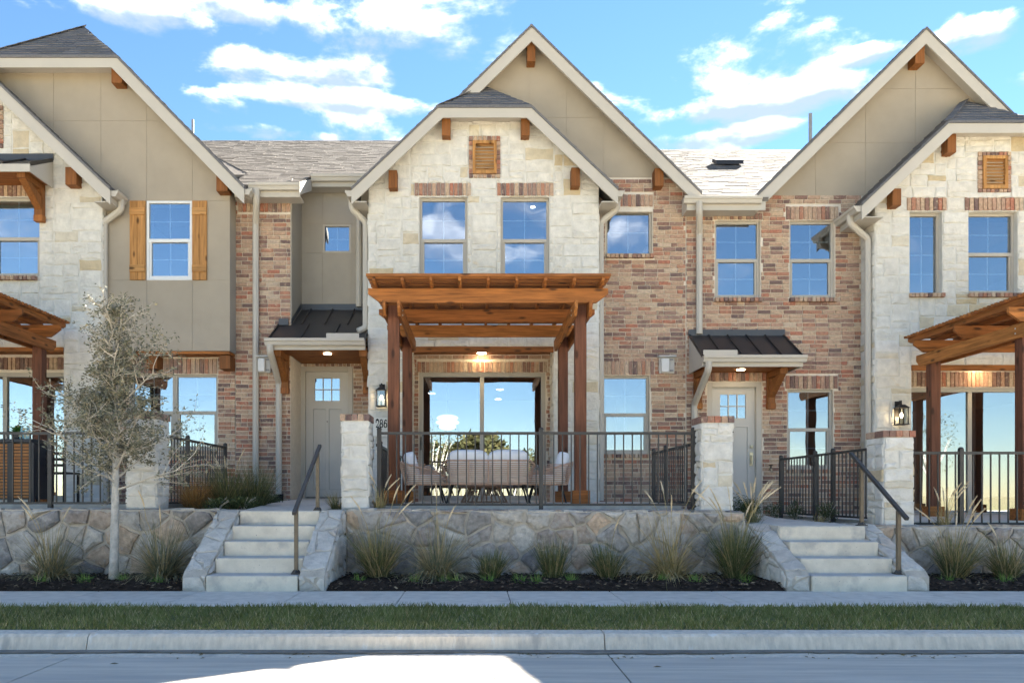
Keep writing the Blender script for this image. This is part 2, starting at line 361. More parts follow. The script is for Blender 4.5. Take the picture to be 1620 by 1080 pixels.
# pieces: bricks, stones, shingles; the 300 largest in view of each kind on a house become objects, the rest one part per surface
PIECES = {}
def view_area(c, size):
    if c[1] < 1: return 0
    px = VX + c[0] * F / c[1]; py = VY - c[2] * F / c[1]
    if px < 0 or px > 1620 or py < 0 or py > 1080: return 0
    return size * (F / c[1]) ** 2
def add_box_piece(owner, kind, part, mat, c, sz):
    PIECES.setdefault((owner, kind), []).append((view_area(c, sz[0] * sz[2]), part, mat, 'box', (c, sz)))
def add_geo_piece(owner, kind, part, mat, vs, fs, size):
    c = sum(vs, Vector((0, 0, 0))) / len(vs)
    PIECES.setdefault((owner, kind), []).append((view_area(c, size), part, mat, 'geo', (vs, fs)))
UNIT = []
for k in range(5):
    r = random.Random(k); m = MB().box(-.5, .5, -.5, .5, -.5, .5)
    m.v = [(x + r.uniform(-.012, .012), y, z + r.uniform(-.04, .04)) for x, y, z in m.v]
    UNIT.append(m)
def unit_mesh(kind, k, mat):
    key = 'unit_%s_%d_%s' % (kind, k, mat); me = bpy.data.meshes.get(key)
    if not me:
        me = bpy.data.meshes.new(key); me.from_pydata(UNIT[k].v, [], UNIT[k].f); me.materials.append(M[mat])
    return me
def flush_pieces(limit=300):
    for (owner, kind), lst in PIECES.items():
        lst.sort(key=lambda t: -t[0]); rest = {}
        for i, (ar, part, mat, mode, d) in enumerate(lst):
            b = WP[part.name]
            if i < limit and ar > 0:
                if mode == 'box':
                    c, sz = d
                    o = bpy.data.objects.new(kind, unit_mesh(kind, i % 5, mat)); COL.objects.link(o); o.parent = part
                    o.location = (c[0] - b.x, c[1] - b.y, c[2] + EZ - b.z); o.scale = sz
                else:
                    m = MB(); m.add(*d); m.build(kind, mat, part)
            else:
                mb = rest.setdefault((part.name, mat), (MB(), part))[0]
                if mode == 'box':
                    c, sz = d; U = UNIT[i % 5]
                    mb.add([(c[0] + x * sz[0], c[1] + y * sz[1], c[2] + z * sz[2]) for x, y, z in U.v], U.f)
                else: mb.add(*d)
        for (pn, mat), (mb, part) in rest.items():
            mb.build(kind + '_courses' if kind != 'stone' else 'stone_field', mat, part, kind='stuff')
    PIECES.clear()

def subtract(a0, a1, spans):
    out = [(a0, a1)]
    for s0, s1 in spans:
        nx = []
        for p, q in out:
            if s1 <= p or s0 >= q: nx.append((p, q)); continue
            if s0 > p: nx.append((p, s0))
            if s1 < q: nx.append((s1, q))
        out = nx
    return out
def backing(mb, x0, x1, z0, z1, holes, y0, y1):
    """solid wall slab with rectangular openings"""
    zs = sorted({z0, z1, *[max(z0, min(z1, h[2])) for h in holes], *[max(z0, min(z1, h[3])) for h in holes]})
    for a, b in zip(zs, zs[1:]):
        if b - a < 1e-4: continue
        m = (a + b) / 2
        for p, q in subtract(x0, x1, [(h[0], h[1]) for h in holes if h[2] < m < h[3]]):
            if q - p > 1e-3: mb.box(p, q, y0, y1, a, b)
CH, BL, MJ = .0794, .241, .0145                  # brick course, brick pitch, joint
def brick_field(owner, part, Y, x0, x1, z0, z1, holes, top=None, seed=0):
    r = random.Random(seed); n = int((z1 - z0) / CH + .5)
    for i in range(n):
        za = z0 + i * CH; zb = za + CH - MJ; zm = (za + zb) / 2
        if zb > z1 + .02: break
        a = x0 - BL + (i % 2) * BL / 2 + r.uniform(-.02, .02)
        while a < x1:
            L = BL / 2 if r.random() < .13 else BL
            for p, q in subtract(max(a, x0), min(a + L, x1), [(h[0] - MJ / 2, h[1] + MJ / 2) for h in holes if h[2] - .012 < zm < h[3] + .012]):
                w = q - p - MJ
                if w < .025: continue
                xm = (p + q) / 2
                if top and zb > top(xm): continue
                add_box_piece(owner, 'brick', part, 'brick', (xm, Y - r.uniform(.000, .004), zm), (w, .03, zb - za))
            a += L
def soldier(owner, part, Y, x0, x1, z0, z1, proud=.004):
    n = max(2, round((x1 - x0) / CH)); w = (x1 - x0) / n
    for i in range(n):
        add_box_piece(owner, 'brick', part, 'brick', (x0 + (i + .5) * w, Y - proud, (z0 + z1) / 2), (w - MJ, .03, z1 - z0 - MJ * .6))
def sill(owner, part, Y, x0, x1, z, h=.075):
    n = max(2, round((x1 - x0) / CH)); w = (x1 - x0) / n
    for i in range(n):
        add_box_piece(owner, 'brick', part, 'brick', (x0 + (i + .5) * w, Y - .005, z - h / 2), (w - MJ, .11, h - .006))

def clip_poly(poly, a, b, c):                     # keep a*x+b*y<=c
    out = []
    for i in range(len(poly)):
        p = poly[i]; q = poly[(i + 1) % len(poly)]
        fp = a * p[0] + b * p[1] - c; fq = a * q[0] + b * q[1] - c
        if fp <= 0: out.append(p)
        if (fp < 0 < fq) or (fq < 0 < fp):
            t = fp / (fp - fq); out.append((p[0] + (q[0] - p[0]) * t, p[1] + (q[1] - p[1]) * t))
    return out
def poly_area(p): return abs(sum(p[i][0] * p[(i + 1) % len(p)][1] - p[(i + 1) % len(p)][0] * p[i][1] for i in range(len(p)))) / 2
def stone_geo(poly, fr, depth, r, gap=.008, rag=.012, inner=.03):
    """an irregular stone: ragged outline, rounded shoulder, uneven face"""
    cx = sum(p[0] for p in poly) / len(poly); cy = sum(p[1] for p in poly) / len(poly)
    ring = []
    for i in range(len(poly)):
        p = poly[i]; q = poly[(i + 1) % len(poly)]; L = math.hypot(q[0] - p[0], q[1] - p[1])
        if L < .01: continue
        ring.append(p); k = 1 if L < .25 else 2
        if L > .09:
            for j in range(1, k + 1): t = j / (k + 1); ring.append((p[0] + (q[0] - p[0]) * t, p[1] + (q[1] - p[1]) * t))
    def ins(p, d, jit):
        dx = cx - p[0]; dy = cy - p[1]; L = math.hypot(dx, dy) or 1; d = min(d, L * .6)
        return (p[0] + dx / L * d + r.uniform(-jit, jit), p[1] + dy / L * d + r.uniform(-jit, jit))
    n = len(ring); r0 = [ins(p, gap + abs(r.gauss(0, rag * .6)), rag * .4) for p in ring]
    tx = r.uniform(-.06, .06); ty = r.uniform(-.06, .06)
    def dp(p, k): return depth * k + (p[0] - cx) * tx + (p[1] - cy) * ty
    vs = [fr.p(p[0], p[1], -.012) for p in r0]
    r1 = [ins(p, .006, .002) for p in r0]; vs += [fr.p(p[0], p[1], max(.004, dp(p, .62) + r.uniform(-.003, .003))) for p in r1]
    r2 = [ins(p, inner, .006) for p in r1]; vs += [fr.p(p[0], p[1], max(.006, dp(p, 1) + r.uniform(-.005, .005))) for p in r2]
    vs.append(fr.p(cx, cy, depth + r.uniform(-.002, .008)))
    fs = []
    for i in range(n):
        j = (i + 1) % n
        fs += [(i, j, n + j, n + i), (n + i, n + j, 2 * n + j, 2 * n + i), (2 * n + i, 2 * n + j, 3 * n)]
    return vs, fs
def ashlar(owner, part, fr, a0, a1, b0, b1, holes=(), clips=(), mat='limestone', cell=(.15, .105), depth=.014, seed=0, gap=.006):
    """random rectangular stones fitted round the openings"""
    r = random.Random(seed)
    def lines(lo, hi, edges, c):
        e = sorted({lo, hi, *[x for x in edges if lo < x < hi]}); out = [lo]
        for p, q in zip(e, e[1:]):
            n = max(1, round((q - p) / c))
            out += [p + (q - p) * (i + 1) / n for i in range(n)]
        return out
    A = lines(a0, a1, [h[0] for h in holes] + [h[1] for h in holes], cell[0]); B = lines(b0, b1, [h[2] for h in holes] + [h[3] for h in holes], cell[1])
    na, nb = len(A) - 1, len(B) - 1; used = [[False] * nb for _ in range(na)]
    for i in range(na):
        for j in range(nb):
            x = (A[i] + A[i + 1]) / 2; y = (B[j] + B[j + 1]) / 2
            if any(h[0] < x < h[1] and h[2] < y < h[3] for h in holes): used[i][j] = True
    SZ = [(2, 1), (3, 1), (2, 2), (3, 2), (4, 2), (1, 1), (2, 3), (3, 3), (4, 1), (1, 2)]; WT = [6, 4, 8, 8, 4, 1.5, 2, 2, 2, 2]
    for j in range(nb):
        for i in range(na):
            if used[i][j]: continue
            w, h = r.choices(SZ, WT)[0]
            while w > 1 and (i + w > na or any(used[i + k][j] for k in range(w) if i + k < na)): w -= 1
            if i + w < na and not used[i + w][j] and (i + w + 1 == na or used[i + w + 1][j]): w += 1
            def free(hh): return j + hh <= nb and all(not used[i + k][j + l] for k in range(w) for l in range(hh))
            while h > 1 and not free(h): h -= 1
            for k in range(w):
                for l in range(h): used[i + k][j + l] = True
            jx = .012
            poly = [(A[i], B[j]), (A[i + w], B[j]), (A[i + w], B[j + h]), (A[i], B[j + h])]
            for (ca, cb, cc) in clips: poly = clip_poly(poly, ca, cb, cc) if poly else poly
            if len(poly) < 3 or poly_area(poly) < .004: continue
            vs, fs = stone_geo(poly, fr, depth * r.uniform(.6, 1.5), r, gap, .012)
            add_geo_piece(owner, 'stone', part, mat, vs, fs, poly_area(poly))
def rubble(owner, part, fr, a0, a1, b0, b1, cell=.3, mat='rubble', depth=.03, seed=0, clips=(), gap=.016):
    """rounded field stones: cells of a jittered Voronoi pattern"""
    r = random.Random(seed); na = max(1, round((a1 - a0) / cell)); nb = max(1, round((b1 - b0) / (cell * .8)))
    seeds = []
    for j in range(-1, nb + 1):
        for i in range(-1, na + 1):
            if r.random() < .2: continue
            seeds.append((a0 + (i + .5 + (j % 2) * .4 + r.uniform(-.5, .5)) * (a1 - a0) / na, b0 + (j + .5 + r.uniform(-.42, .42)) * (b1 - b0) / nb))
    for s in seeds:
        poly = [(a0, b0), (a1, b0), (a1, b1), (a0, b1)]
        for t in seeds:
            if t is s or math.hypot(t[0] - s[0], t[1] - s[1]) > cell * 4: continue
            nx = t[0] - s[0]; ny = t[1] - s[1]
            poly = clip_poly(poly, nx, ny, nx * (s[0] + t[0]) / 2 + ny * (s[1] + t[1]) / 2)
            if len(poly) < 3: break
        for c in clips: poly = clip_poly(poly, *c) if len(poly) > 2 else poly
        if len(poly) < 3 or poly_area(poly) < .004: continue
        vs, fs = stone_geo(poly, fr, depth * r.uniform(.6, 1.4), r, gap, .02, .04)
        add_geo_piece(owner, 'stone', part, mat, vs, fs, poly_area(poly))
def shingles(owner, part, P0, P1, P2, poly, mat, course=.145, width=.3, seed=0, ths=(.010, .013, .018)):
    """tabs on a roof plane: P0 eave start, P1 eave end, P2 a point up the slope; poly in (along, up) metres"""
    r = random.Random(seed); o = Vector(P0); u = (Vector(P1) - o).normalized(); w = Vector(P2) - o; v = (w - u * w.dot(u)).normalized(); n = u.cross(v)
    if n.z < 0: n = -n
    fr = Frame(o, u, v, n)
    a0 = min(p[0] for p in poly); a1 = max(p[0] for p in poly); b1 = max(p[1] for p in poly)
    area = sum(poly[i][0] * poly[(i + 1) % len(poly)][1] - poly[(i + 1) % len(poly)][0] * poly[i][1] for i in range(len(poly)))
    pts = poly if area > 0 else poly[::-1]
    j = 0; b = min(p[1] for p in poly)
    while b < b1:
        a = a0 - r.uniform(0, width)
        while a < a1:
            L = width * r.uniform(.55, 1.3)
            q = [(a, b), (a + L - .004, b), (a + L - .004, b + course * 1.1), (a, b + course * 1.1)]
            for i in range(len(pts)):
                p0 = pts[i]; p1 = pts[(i + 1) % len(pts)]; ex = p1[0] - p0[0]; ey = p1[1] - p0[1]
                q = clip_poly(q, ey, -ex, ey * p0[0] - ex * p0[1])
                if len(q) < 3: break
            if len(q) > 2 and poly_area(q) > .003:
                th = r.choice(ths)
                m = len(q); vs = [fr.p(x, y, .002) for x, y in q] + [fr.p(x, y, .004 + th * max(0, 1 - (y - b) / (course * 1.1))) for x, y in q]
                fs = [tuple(range(m, 2 * m))] + [(i, (i + 1) % m, m + (i + 1) % m, m + i) for i in range(m)]
                add_geo_piece(owner, 'shingle', part, mat, vs, fs, poly_area(q) * .3)
            a += L
        b += course; j += 1

# ------------------------------------------------------------------ the ground
SY, KY0, KY1, GY1, WY1, BY1 = -1.2, 5.88, 6.04, 7.2, 8.32, 9.62      # street level; kerb, lawn, sidewalk and bed edges
def structure(o): o['kind'] = 'structure'; return o
g = MB()
xs = [-400, -60, -30, -14, 14, 30, 60, 400]; ys = [-400, -120, -40, -5.2]
for a, b in zip(xs, xs[1:]):
    for c, d in zip(ys, ys[1:]): g.box(a, b, c, d, SY - .35, SY - .02)
for a, b in zip(xs, xs[1:]): g.box(a, b, KY0 + .02, 500, SY - .4, SY - .12)
structure(g.build('ground', 'field'))
st = structure(box('street', 'joint', None, -70, 70, -5.2, KY0 - .005, SY - .3, SY - .012))
for i in range(-8, 9):                                                  # concrete bays between sawn joints
    x0 = -3.0 + 4.0 * i
    for y0, y1 in ((-5.2, 0.4), (.4, 5.62)):
        o = box('street_slab', 'street_concrete', st, x0 + .006, x0 + 4 - .006, y0 + .006, y1 - .006, SY - .2, SY)
ke = structure(box('kerb', 'joint', None, -40, 40, KY0 + .03, KY1 - .01, SY - .3, SY + .08))
for i in range(-6, 7):
    x0 = -3.0 + 4.0 * i
    prof = [(5.63, SY - .2), (5.63, SY - .002), (5.80, SY + .004), (5.845, SY + .012), (5.875, SY + .105), (5.90, SY + .125), (KY1, SY + .13), (KY1, SY - .2)]
    MB().yz(prof, x0 + .004, x0 + 4 - .004).build('kerb_stone', 'kerb_concrete', ke)
dirt = MB(); r = random.Random(3)
for i in range(150):                                                     # thin film of silt lying in the gutter line
    x = -12 + 24 * i / 150; w = .035 + .05 * abs(math.sin(i * .21) * math.sin(i * .047 + 1)) + r.uniform(0, .02)
    dirt.xy([(x, 5.80 - w), (x + .16, 5.80 - w * r.uniform(.8, 1)), (x + .16, 5.835), (x, 5.835)], SY + .0095, SY + .0125)
tag(dirt.build('gutter_silt', 'gutter_dirt', kind='stuff'), 'dark silt lying along the foot of the kerb', 'silt')
lz = SY + .125
structure(MB().yz([(KY1 + .004, SY - .2), (KY1 + .004, lz - .01), (GY1 - .004, lz + .02), (GY1 - .004, SY - .2)], -40, 40).build('lawn', 'lawn_soil'))
sw = structure(box('sidewalk', 'joint', None, -40, 40, GY1 + .01, WY1 - .01, SY - .3, -1.062))
for i in range(-20, 22):
    x0 = -.77 + 1.12 * i
    MB().box(x0 + .004, x0 + 1.12 - .004, GY1, WY1, SY - .1, -1.05).build('sidewalk_slab', 'concrete', sw, bevel=.008)
for n, x0, x1 in (('planting_bed', -14, -3.24), ('planting_bed', -1.64, 3.41), ('planting_bed', 5.02, 14)):
    b = MB(); k = max(6, int((x1 - x0) / .25)); r = random.Random(k); rows = []
    for j in range(6):
        y = WY1 + .004 + (BY1 - WY1 + .05) * j / 5
        rows.append([(x0 + (x1 - x0) * i / k, y, -1.055 + (.0 if j == 0 else .05 + .02 * r.random() + .02 * math.sin(i * 1.3))) for i in range(k + 1)])
    for j in range(5):
        for i in range(k): b.add([rows[j][i], rows[j][i + 1], rows[j + 1][i + 1], rows[j + 1][i]], [(0, 1, 2, 3)])
    structure(b.build(n, 'soil'))
TL, TR = -.22, -.43                                                       # terrace soil, left/centre and right
structure(MB().box(-16, 3.4, 10.0, 26, SY - .2, TL).build('terrace', 'soil'))
structure(MB().box(3.404, 16, 10.0, 26, SY - .2, TR).build('terrace', 'soil'))
structure(MB().box(-2.95, -1.66, 9.62, 9.999, SY - .2, TL - .003).build('terrace_edge', 'soil'))
structure(MB().box(-1.3, 2.9, 10.66, 15.2, TL + .002, -.12).build('patio', 'concrete', bevel=.01))
structure(MB().box(5.62, 13, 10.66, 15.2, TR + .002, -.36).build('patio', 'concrete', bevel=.01))
structure(MB().box(-13, -4.46, 10.66, 15.2, TL + .002, -.12).build('patio', 'concrete', bevel=.01))
structure(MB().add([(-2.95, 9.52, -.195), (-1.96, 9.52, -.195), (-1.96, 15.0, -.07), (-3.44, 15.0, -.07), (-3.44, 13.4, -.1),
                    (-2.95, 9.52, -.4), (-1.96, 9.52, -.4), (-1.96, 15.0, -.4), (-3.44, 15.0, -.4), (-3.44, 13.4, -.4)],
                   [(0, 1, 2, 3, 4), (0, 5, 6, 1), (1, 6, 7, 2), (2, 7, 8, 3), (3, 8, 9, 4), (4, 9, 5, 0)]).build('front_path', 'concrete'))
structure(MB().add([(3.68, 9.22, -.372), (4.73, 9.22, -.372), (4.62, 11.7, -.35), (5.3, 14.2, -.34), (4.2, 14.2, -.34), (3.68, 11.7, -.35),
                    (3.68, 9.22, -.6), (4.73, 9.22, -.6), (4.62, 11.7, -.6), (5.3, 14.2, -.6), (4.2, 14.2, -.6), (3.68, 11.7, -.6)],
                   [(0, 1, 2, 3, 4, 5), (0, 6, 7, 1), (1, 7, 8, 2), (2, 8, 9, 3), (3, 9, 10, 4), (4, 10, 11, 5), (5, 11, 6, 0)]).build('front_path', 'concrete'))
# far side of the street, seen in the window panes
structure(MB().box(-60, 60, -5.5, -5.2, SY - .3, SY + .12).build('far_kerb', 'concrete'))

# ------------------------------------------------------------------ house helpers
PB, PS, PR, PF, PG, PT = 14.2, 13.7, 15.05, 13.4, 13.9, 13.85
PD = 14.36                                        # plane of the patio doors
Q = .955                                          # PD / PR
#          # planes: brick, stone, recess, stone-gable fascia, stucco-gable fascia, left stucco
def window(h, Y, x0, x1, z0, z1, kind='hung', fm='window_frame', cols=2, rows=2, split=.5, t=.045, ins=.05, blind=False):
    m = MB(); y0, y1 = Y + ins, Y + ins + .07
    m.box(x0, x0 + t, y0, y1, z0, z1).box(x1 - t, x1, y0, y1, z0, z1).box(x0 + t, x1 - t, y0, y1, z0, z0 + t).box(x0 + t, x1 - t, y0, y1, z1 - t, z1)
    w = m.build('window', fm, h, bevel=.004)
    def lites(a, b, c, d, y, nr):
        MB().box(a, b, y, y + .004, c, d).build('pane', 'pane_glass', w)
        for i in range(1, cols):
            xx = a + (b - a) * i / cols; box('muntin', 'muntin', w, xx - .009, xx + .009, y + .006, y + .012, c, d)
        for j in range(1, nr):
            zz = c + (d - c) * j / nr; box('muntin', 'muntin', w, a, b, y + .013, y + .018, zz - .008, zz + .008)
    if kind == 'hung':
        zm = z0 + (z1 - z0) * split
        box('meeting_rail', fm, w, x0 + t, x1 - t, y0 + .004, y1 - .004, zm - .03, zm + .03)
        lites(x0 + t, x1 - t, zm + .03, z1 - t, y0 + .03, rows)
        s = MB(); q = .038; a, b, c, d = x0 + t, x1 - t, z0 + t, zm - .03
        s.box(a, a + q, y0 + .018, y1 - .004, c, d).box(b - q, b, y0 + .018, y1 - .004, c, d).box(a + q, b - q, y0 + .018, y1 - .004, c, c + q)
        s.build('sash', fm, w)
        lites(a + q, b - q, c + q, d, y0 + .045, rows)
    else: lites(x0 + t, x1 - t, z0 + t, z1 - t, y0 + .035, rows)
    return w
def slider(h, Y, x0, x1, z0, z1, mids, t=.075):
    m = MB(); y0, y1 = Y + .03, Y + .13
    m.box(x0, x0 + t, y0, y1, z0, z1).box(x1 - t, x1, y0, y1, z0, z1).box(x0 + t, x1 - t, y0, y1, z0, z0 + .09).box(x0 + t, x1 - t, y0, y1, z1 - t, z1)
    w = m.build('sliding_door', 'window_frame', h, bevel=.004)
    e = [x0 + t] + [q for mm in mids for q in (mm - .04, mm + .04)] + [x1 - t]
    for mm in mids: box('stile', 'window_frame', w, mm - .04, mm + .04, y0 + .02, y1 - .02, z0 + .09, z1 - t)
    for i in range(0, len(e), 2):
        MB().box(e[i], e[i + 1], y0 + .05 + .01 * (i % 4 > 1), y0 + .056 + .01 * (i % 4 > 1), z0 + .09, z1 - t).build('pane', 'door_glass', w)
    box('handle', 'black_leg', w, x0 + t * .35, x0 + t * .6, y0 - .03, y0, z0 + .95, z0 + 1.2)
    return w
def front_door(h, Y, x0, x1, z0, z1, handle_right=True):
    fr_ = MB(); t = .095; y0 = Y - .03
    fr_.box(x0, x0 + t, y0, Y + .1, z0, z1).box(x1 - t, x1, y0, Y + .1, z0, z1).box(x0 + t, x1 - t, y0, Y + .1, z1 - t, z1)
    d = fr_.build('front_door', 'trim', h, bevel=.006)
    a, b, c, e = x0 + t, x1 - t, z0 + .02, z1 - t
    w = b - a
    lz0, lz1 = e - .58, e - .12; la, lb = a + w * .2, b - w * .2; ys = Y + .045
    leaf = MB()
    backing(leaf, a, b, c, e, [(la, lb, lz0, lz1), (a + w * .17, a + w * .46, c + .15, lz0 - .16), (b - w * .46, b - w * .17, c + .15, lz0 - .16)], ys, ys + .045)
    L = leaf.build('door_leaf', 'door_paint', d)
    for p, q in ((a + w * .17, a + w * .46), (b - w * .46, b - w * .17)):
        MB().box(p + .004, q - .004, ys + .014, ys + .04, c + .154, lz0 - .164).build('panel', 'door_paint', d)
    cw = (lb - la) / 3; chh = (lz1 - lz0) / 2
    for i in range(3):
        for j in range(2):
            MB().box(la + i * cw + .008, la + (i + 1) * cw - .008, ys + .02, ys + .026, lz0 + j * chh + .008, lz0 + (j + 1) * chh - .008).build('pane', 'door_glass', d)
    bars = MB()
    for i in range(4): bars.box(la + i * cw - .009, la + i * cw + .009, ys + .004, ys + .03, lz0, lz1)
    for j in range(3): bars.box(la + .009, lb - .009, ys + .006, ys + .028, lz0 + j * chh - .009, lz0 + j * chh + .009)
    bars.build('glazing_bar', 'door_paint', d)
    hx = b - .07 if handle_right else a + .07
    hb = MB().box(hx - .03, hx + .03, ys - .014, ys, c + .86, c + 1.12).box(hx - .012, hx + .012, ys - .06, ys - .045, c + .89, c + 1.06)
    hb.box(hx - .012, hx + .012, ys - .046, ys - .013, c + .89, c + .91).box(hx - .012, hx + .012, ys - .046, ys - .013, c + 1.04, c + 1.06)
    hb.lathe(hx, ys - .02, [(.03, c + 1.2), (.032, c + 1.21), (.03, c + 1.25)], 10)
    hb.build('handle', 'brass', d)
    MB().box(x0, x1, Y - .06, Y + .1, z0 - .04, z0 + .0).build('threshold', 'meter_grey', d)
    MB().tube([((a + b) / 2, ys - .012, c + 1.5), ((a + b) / 2, ys + .001, c + 1.5)], .011, 8).build('peephole', 'black_leg', d)
    return d
def gable(h, Xc, half, Ze, Yf, Yb, sl, c=None, wallY=None, mat='shingle_grey', fv=.25, seed=0, shY=4.5, eaves=()):
    Zr = Ze + half * sl; D = Yb - Yf; T = .05
    L, R_ = Xc - half, Xc + half
    zc = Zr - (c or 0) * sl; ya = Yf + (c or 0)
    rf = MB()
    lp = [(L, Yf, Ze), (L, Yb, Ze), (Xc, Yb, Zr)] + ([(Xc, ya, Zr), (Xc - c, Yf, zc)] if c else [(Xc, Yf, Zr)])
    rp = [(2 * Xc - x, y, z) for x, y, z in lp]
    rf.prism(lp, (0, 0, -T)); rf.prism(rp, (0, 0, -T))
    if c: rf.prism([(Xc - c, Yf, zc), (Xc + c, Yf, zc), (Xc, ya, Zr)], (0, 0, -T))
    roof = rf.build('roof', mat, h)
    Ls = math.hypot(half, half * sl); Lc = Ls * (half - (c or 0)) / half; d2 = min(D, shY)
    pl = [(0, 0), (d2, 0), (d2, Ls)] + ([(c, Ls), (0, Lc)] if c else [(0, Ls)])
    for s in (-1, 1):
        shingles(h.name, roof, (Xc + s * half, Yf, Ze), (Xc + s * half, Yb, Ze), (Xc, Yf, Zr), pl, mat, seed=seed + s)
    if c:
        Lh = math.hypot(c, Zr - zc)
        shingles(h.name, roof, (Xc - c, Yf, zc), (Xc + c, Yf, zc), (Xc, ya, Zr), [(0, -.02), (2 * c, -.02), (c, Lh)], mat, course=.135, seed=seed + 5)
        for s in (-1,):
            n = 9
            for i in range(n):                                            # overlapping hip caps
                a = Vector((Xc + s * c, Yf, zc)); b = Vector((Xc, ya, Zr)); p = a + (b - a) * (i / n); q = a + (b - a) * ((i + 1.15) / n)
                MB().bar(p + Vector((0, 0, .016)), q + Vector((0, 0, .010)), .13, .010).build('ridge_cap', mat, roof)
    # fascia boards along the rakes
    f0, f1 = Yf - .012, Yf + .022
    o = [(L, Ze - T - .002)] + ([(Xc - c, zc - T - .002), (Xc + c, zc - T - .002)] if c else [(Xc, Zr - T - .002)]) + [(R_, Ze - T - .002)]
    if c:
        k = (fv - .17) / sl
        i_ = [(R_, Ze - T - fv), (Xc + c - k, zc - T - .17), (Xc - c + k, zc - T - .17), (L, Ze - T - fv)]
    else: i_ = [(R_, Ze - T - fv), (Xc, Zr - T - fv), (L, Ze - T - fv)]
    MB().xz(o + i_, f0, f1).build('fascia', 'trim', h)
    drip = [(x, z + .05) for x, z in o] + [(x, z + .002) for x, z in o[::-1]]
    MB().xz(drip, Yf - .03, Yf - .002).build('drip_edge', mat, h)
    if wallY:
        so = MB()
        for s in (-1, 1):
            x1 = Xc + s * half; x2 = Xc + s * (c or 0); z2 = zc if c else Zr
            q = [(x1, f1, Ze - T - .1), (x2, f1, z2 - T - .1), (x2, wallY, z2 - T - .1), (x1, wallY, Ze - T - .1)]
            so.prism(q, (0, 0, .02))
        if c: so.box(Xc - c, Xc + c, f1, wallY, zc - T - .1, zc - T - .08)
        so.build('soffit', 'trim', h)
    for xw, s in eaves:                                                  # boxed eave between gutter and wall
        xe = Xc + s * half
        MB().box(min(xe, xw), max(xe, xw), f1 + .001, f1 + .8, Ze - T - .2, Ze - T - .18).box(min(xe, xe - s * .02), max(xe, xe - s * .02), f1 + .001, f1 + .8, Ze - T - .179, Ze - T - .004).build('eave_box', 'trim', h)
    return Zr
GUT = [(0, 0), (0, -.115), (-.075, -.115), (-.088, -.085), (-.098, -.06), (-.12, -.045), (-.125, 0), (-.118, .004), (-.11, -.012), (-.006, -.012)]
def gutter_x(h, x0, x1, Y, Zt, name='gutter'):
    MB().yz([(Y + a, Zt + b) for a, b in GUT], x0, x1).build(name, 'trim', h)
def gutter_y(h, y0, y1, Xc, Zt, s):
    MB().prism([(Xc - s * a, y0, Zt + b) for a, b in GUT], (0, y1 - y0, 0)).build('gutter', 'trim', h)
def spout(h, path, w=.05, name='downspout'):
    p = [Vector(q) for q in path]; out = [p[0]]
    for i in range(1, len(p) - 1):                                        # rounded elbows
        a = (p[i - 1] - p[i]); b = (p[i + 1] - p[i]); d = min(.06, a.length * .4, b.length * .4)
        A = p[i] + a.normalized() * d; B = p[i] + b.normalized() * d
        for t in (0, .33, .67, 1): out.append(A * (1 - t) ** 2 + p[i] * 2 * t * (1 - t) + B * t * t)
    out.append(p[-1])
    m = MB().tube(out, w * 1.18, 8, math.pi / 8)
    o = m.build(name, 'trim', h, smooth=False)
    return o
def corbel(h, px0, px1, py0, py1, Yf, Yw, name='gable_bracket'):
    """square timber end: photo box measured at its front face"""
    MB().box(X(px0, Yf), X(px1, Yf), Yf, Yw, Z(py1, Yf), Z(py0, Yf)).build(name, 'bracket_wood', h, bevel=.006)
def louvre(h, part, Y, bx0, bx1, bz0, bz1, x0, x1, z0, z1):
    """brick-framed wooden gable vent"""
    soldier(h.name, part, Y - .012, bx0, bx1, z1, bz1); soldier(h.name, part, Y - .012, bx0, bx1, bz0, z0)
    n = round((z1 - z0) / .09)
    for i in range(n):
        for a, b in ((bx0, x0), (x1, bx1)):
            add_box_piece(h.name, 'brick', part, 'brick', ((a + b) / 2, Y - .012, z0 + (i + .5) * (z1 - z0) / n), (b - a - .008, .03, (z1 - z0) / n - MJ))
    t = .055; f = MB(); y0, y1 = Y - .055, Y + .02
    f.box(x0, x0 + t, y0, y1, z0, z1).box(x1 - t, x1, y0, y1, z0, z1).box(x0 + t, x1 - t, y0, y1, z0, z0 + t).box(x0 + t, x1 - t, y0, y1, z1 - t, z1)
    v = f.build('gable_vent', 'shutter_z', h)
    k = 8; dz = (z1 - z0 - 2 * t) / k
    for i in range(k):
        zz = z0 + t + i * dz
        MB().yz([(y0 + .01, zz), (y0 + .022, zz), (y1 - .012, zz + dz * 1.0), (y1 - .024, zz + dz * 1.0)], x0 + t, x1 - t).build('slat', 'shutter_x', v)
def panels(h, part, Y, xl, zl, holes, mat, clips=(), gap=.0025, th=.008):
    for a, b in zip(xl, xl[1:]):
        for c, d in zip(zl, zl[1:]):
            m = ((a + b) / 2, (c + d) / 2)
            if any(q[0] < m[0] < q[1] and q[2] < m[1] < q[3] for q in holes): continue
            p = [(a + gap, c + gap), (b - gap, c + gap), (b - gap, d - gap), (a + gap, d - gap)]
            for cc in clips: p = clip_poly(p, *cc) if len(p) > 2 else p
            if len(p) < 3 or poly_area(p) < .01: continue
            MB().xz(p, Y - th, Y - .0005).build('panel', mat, part)
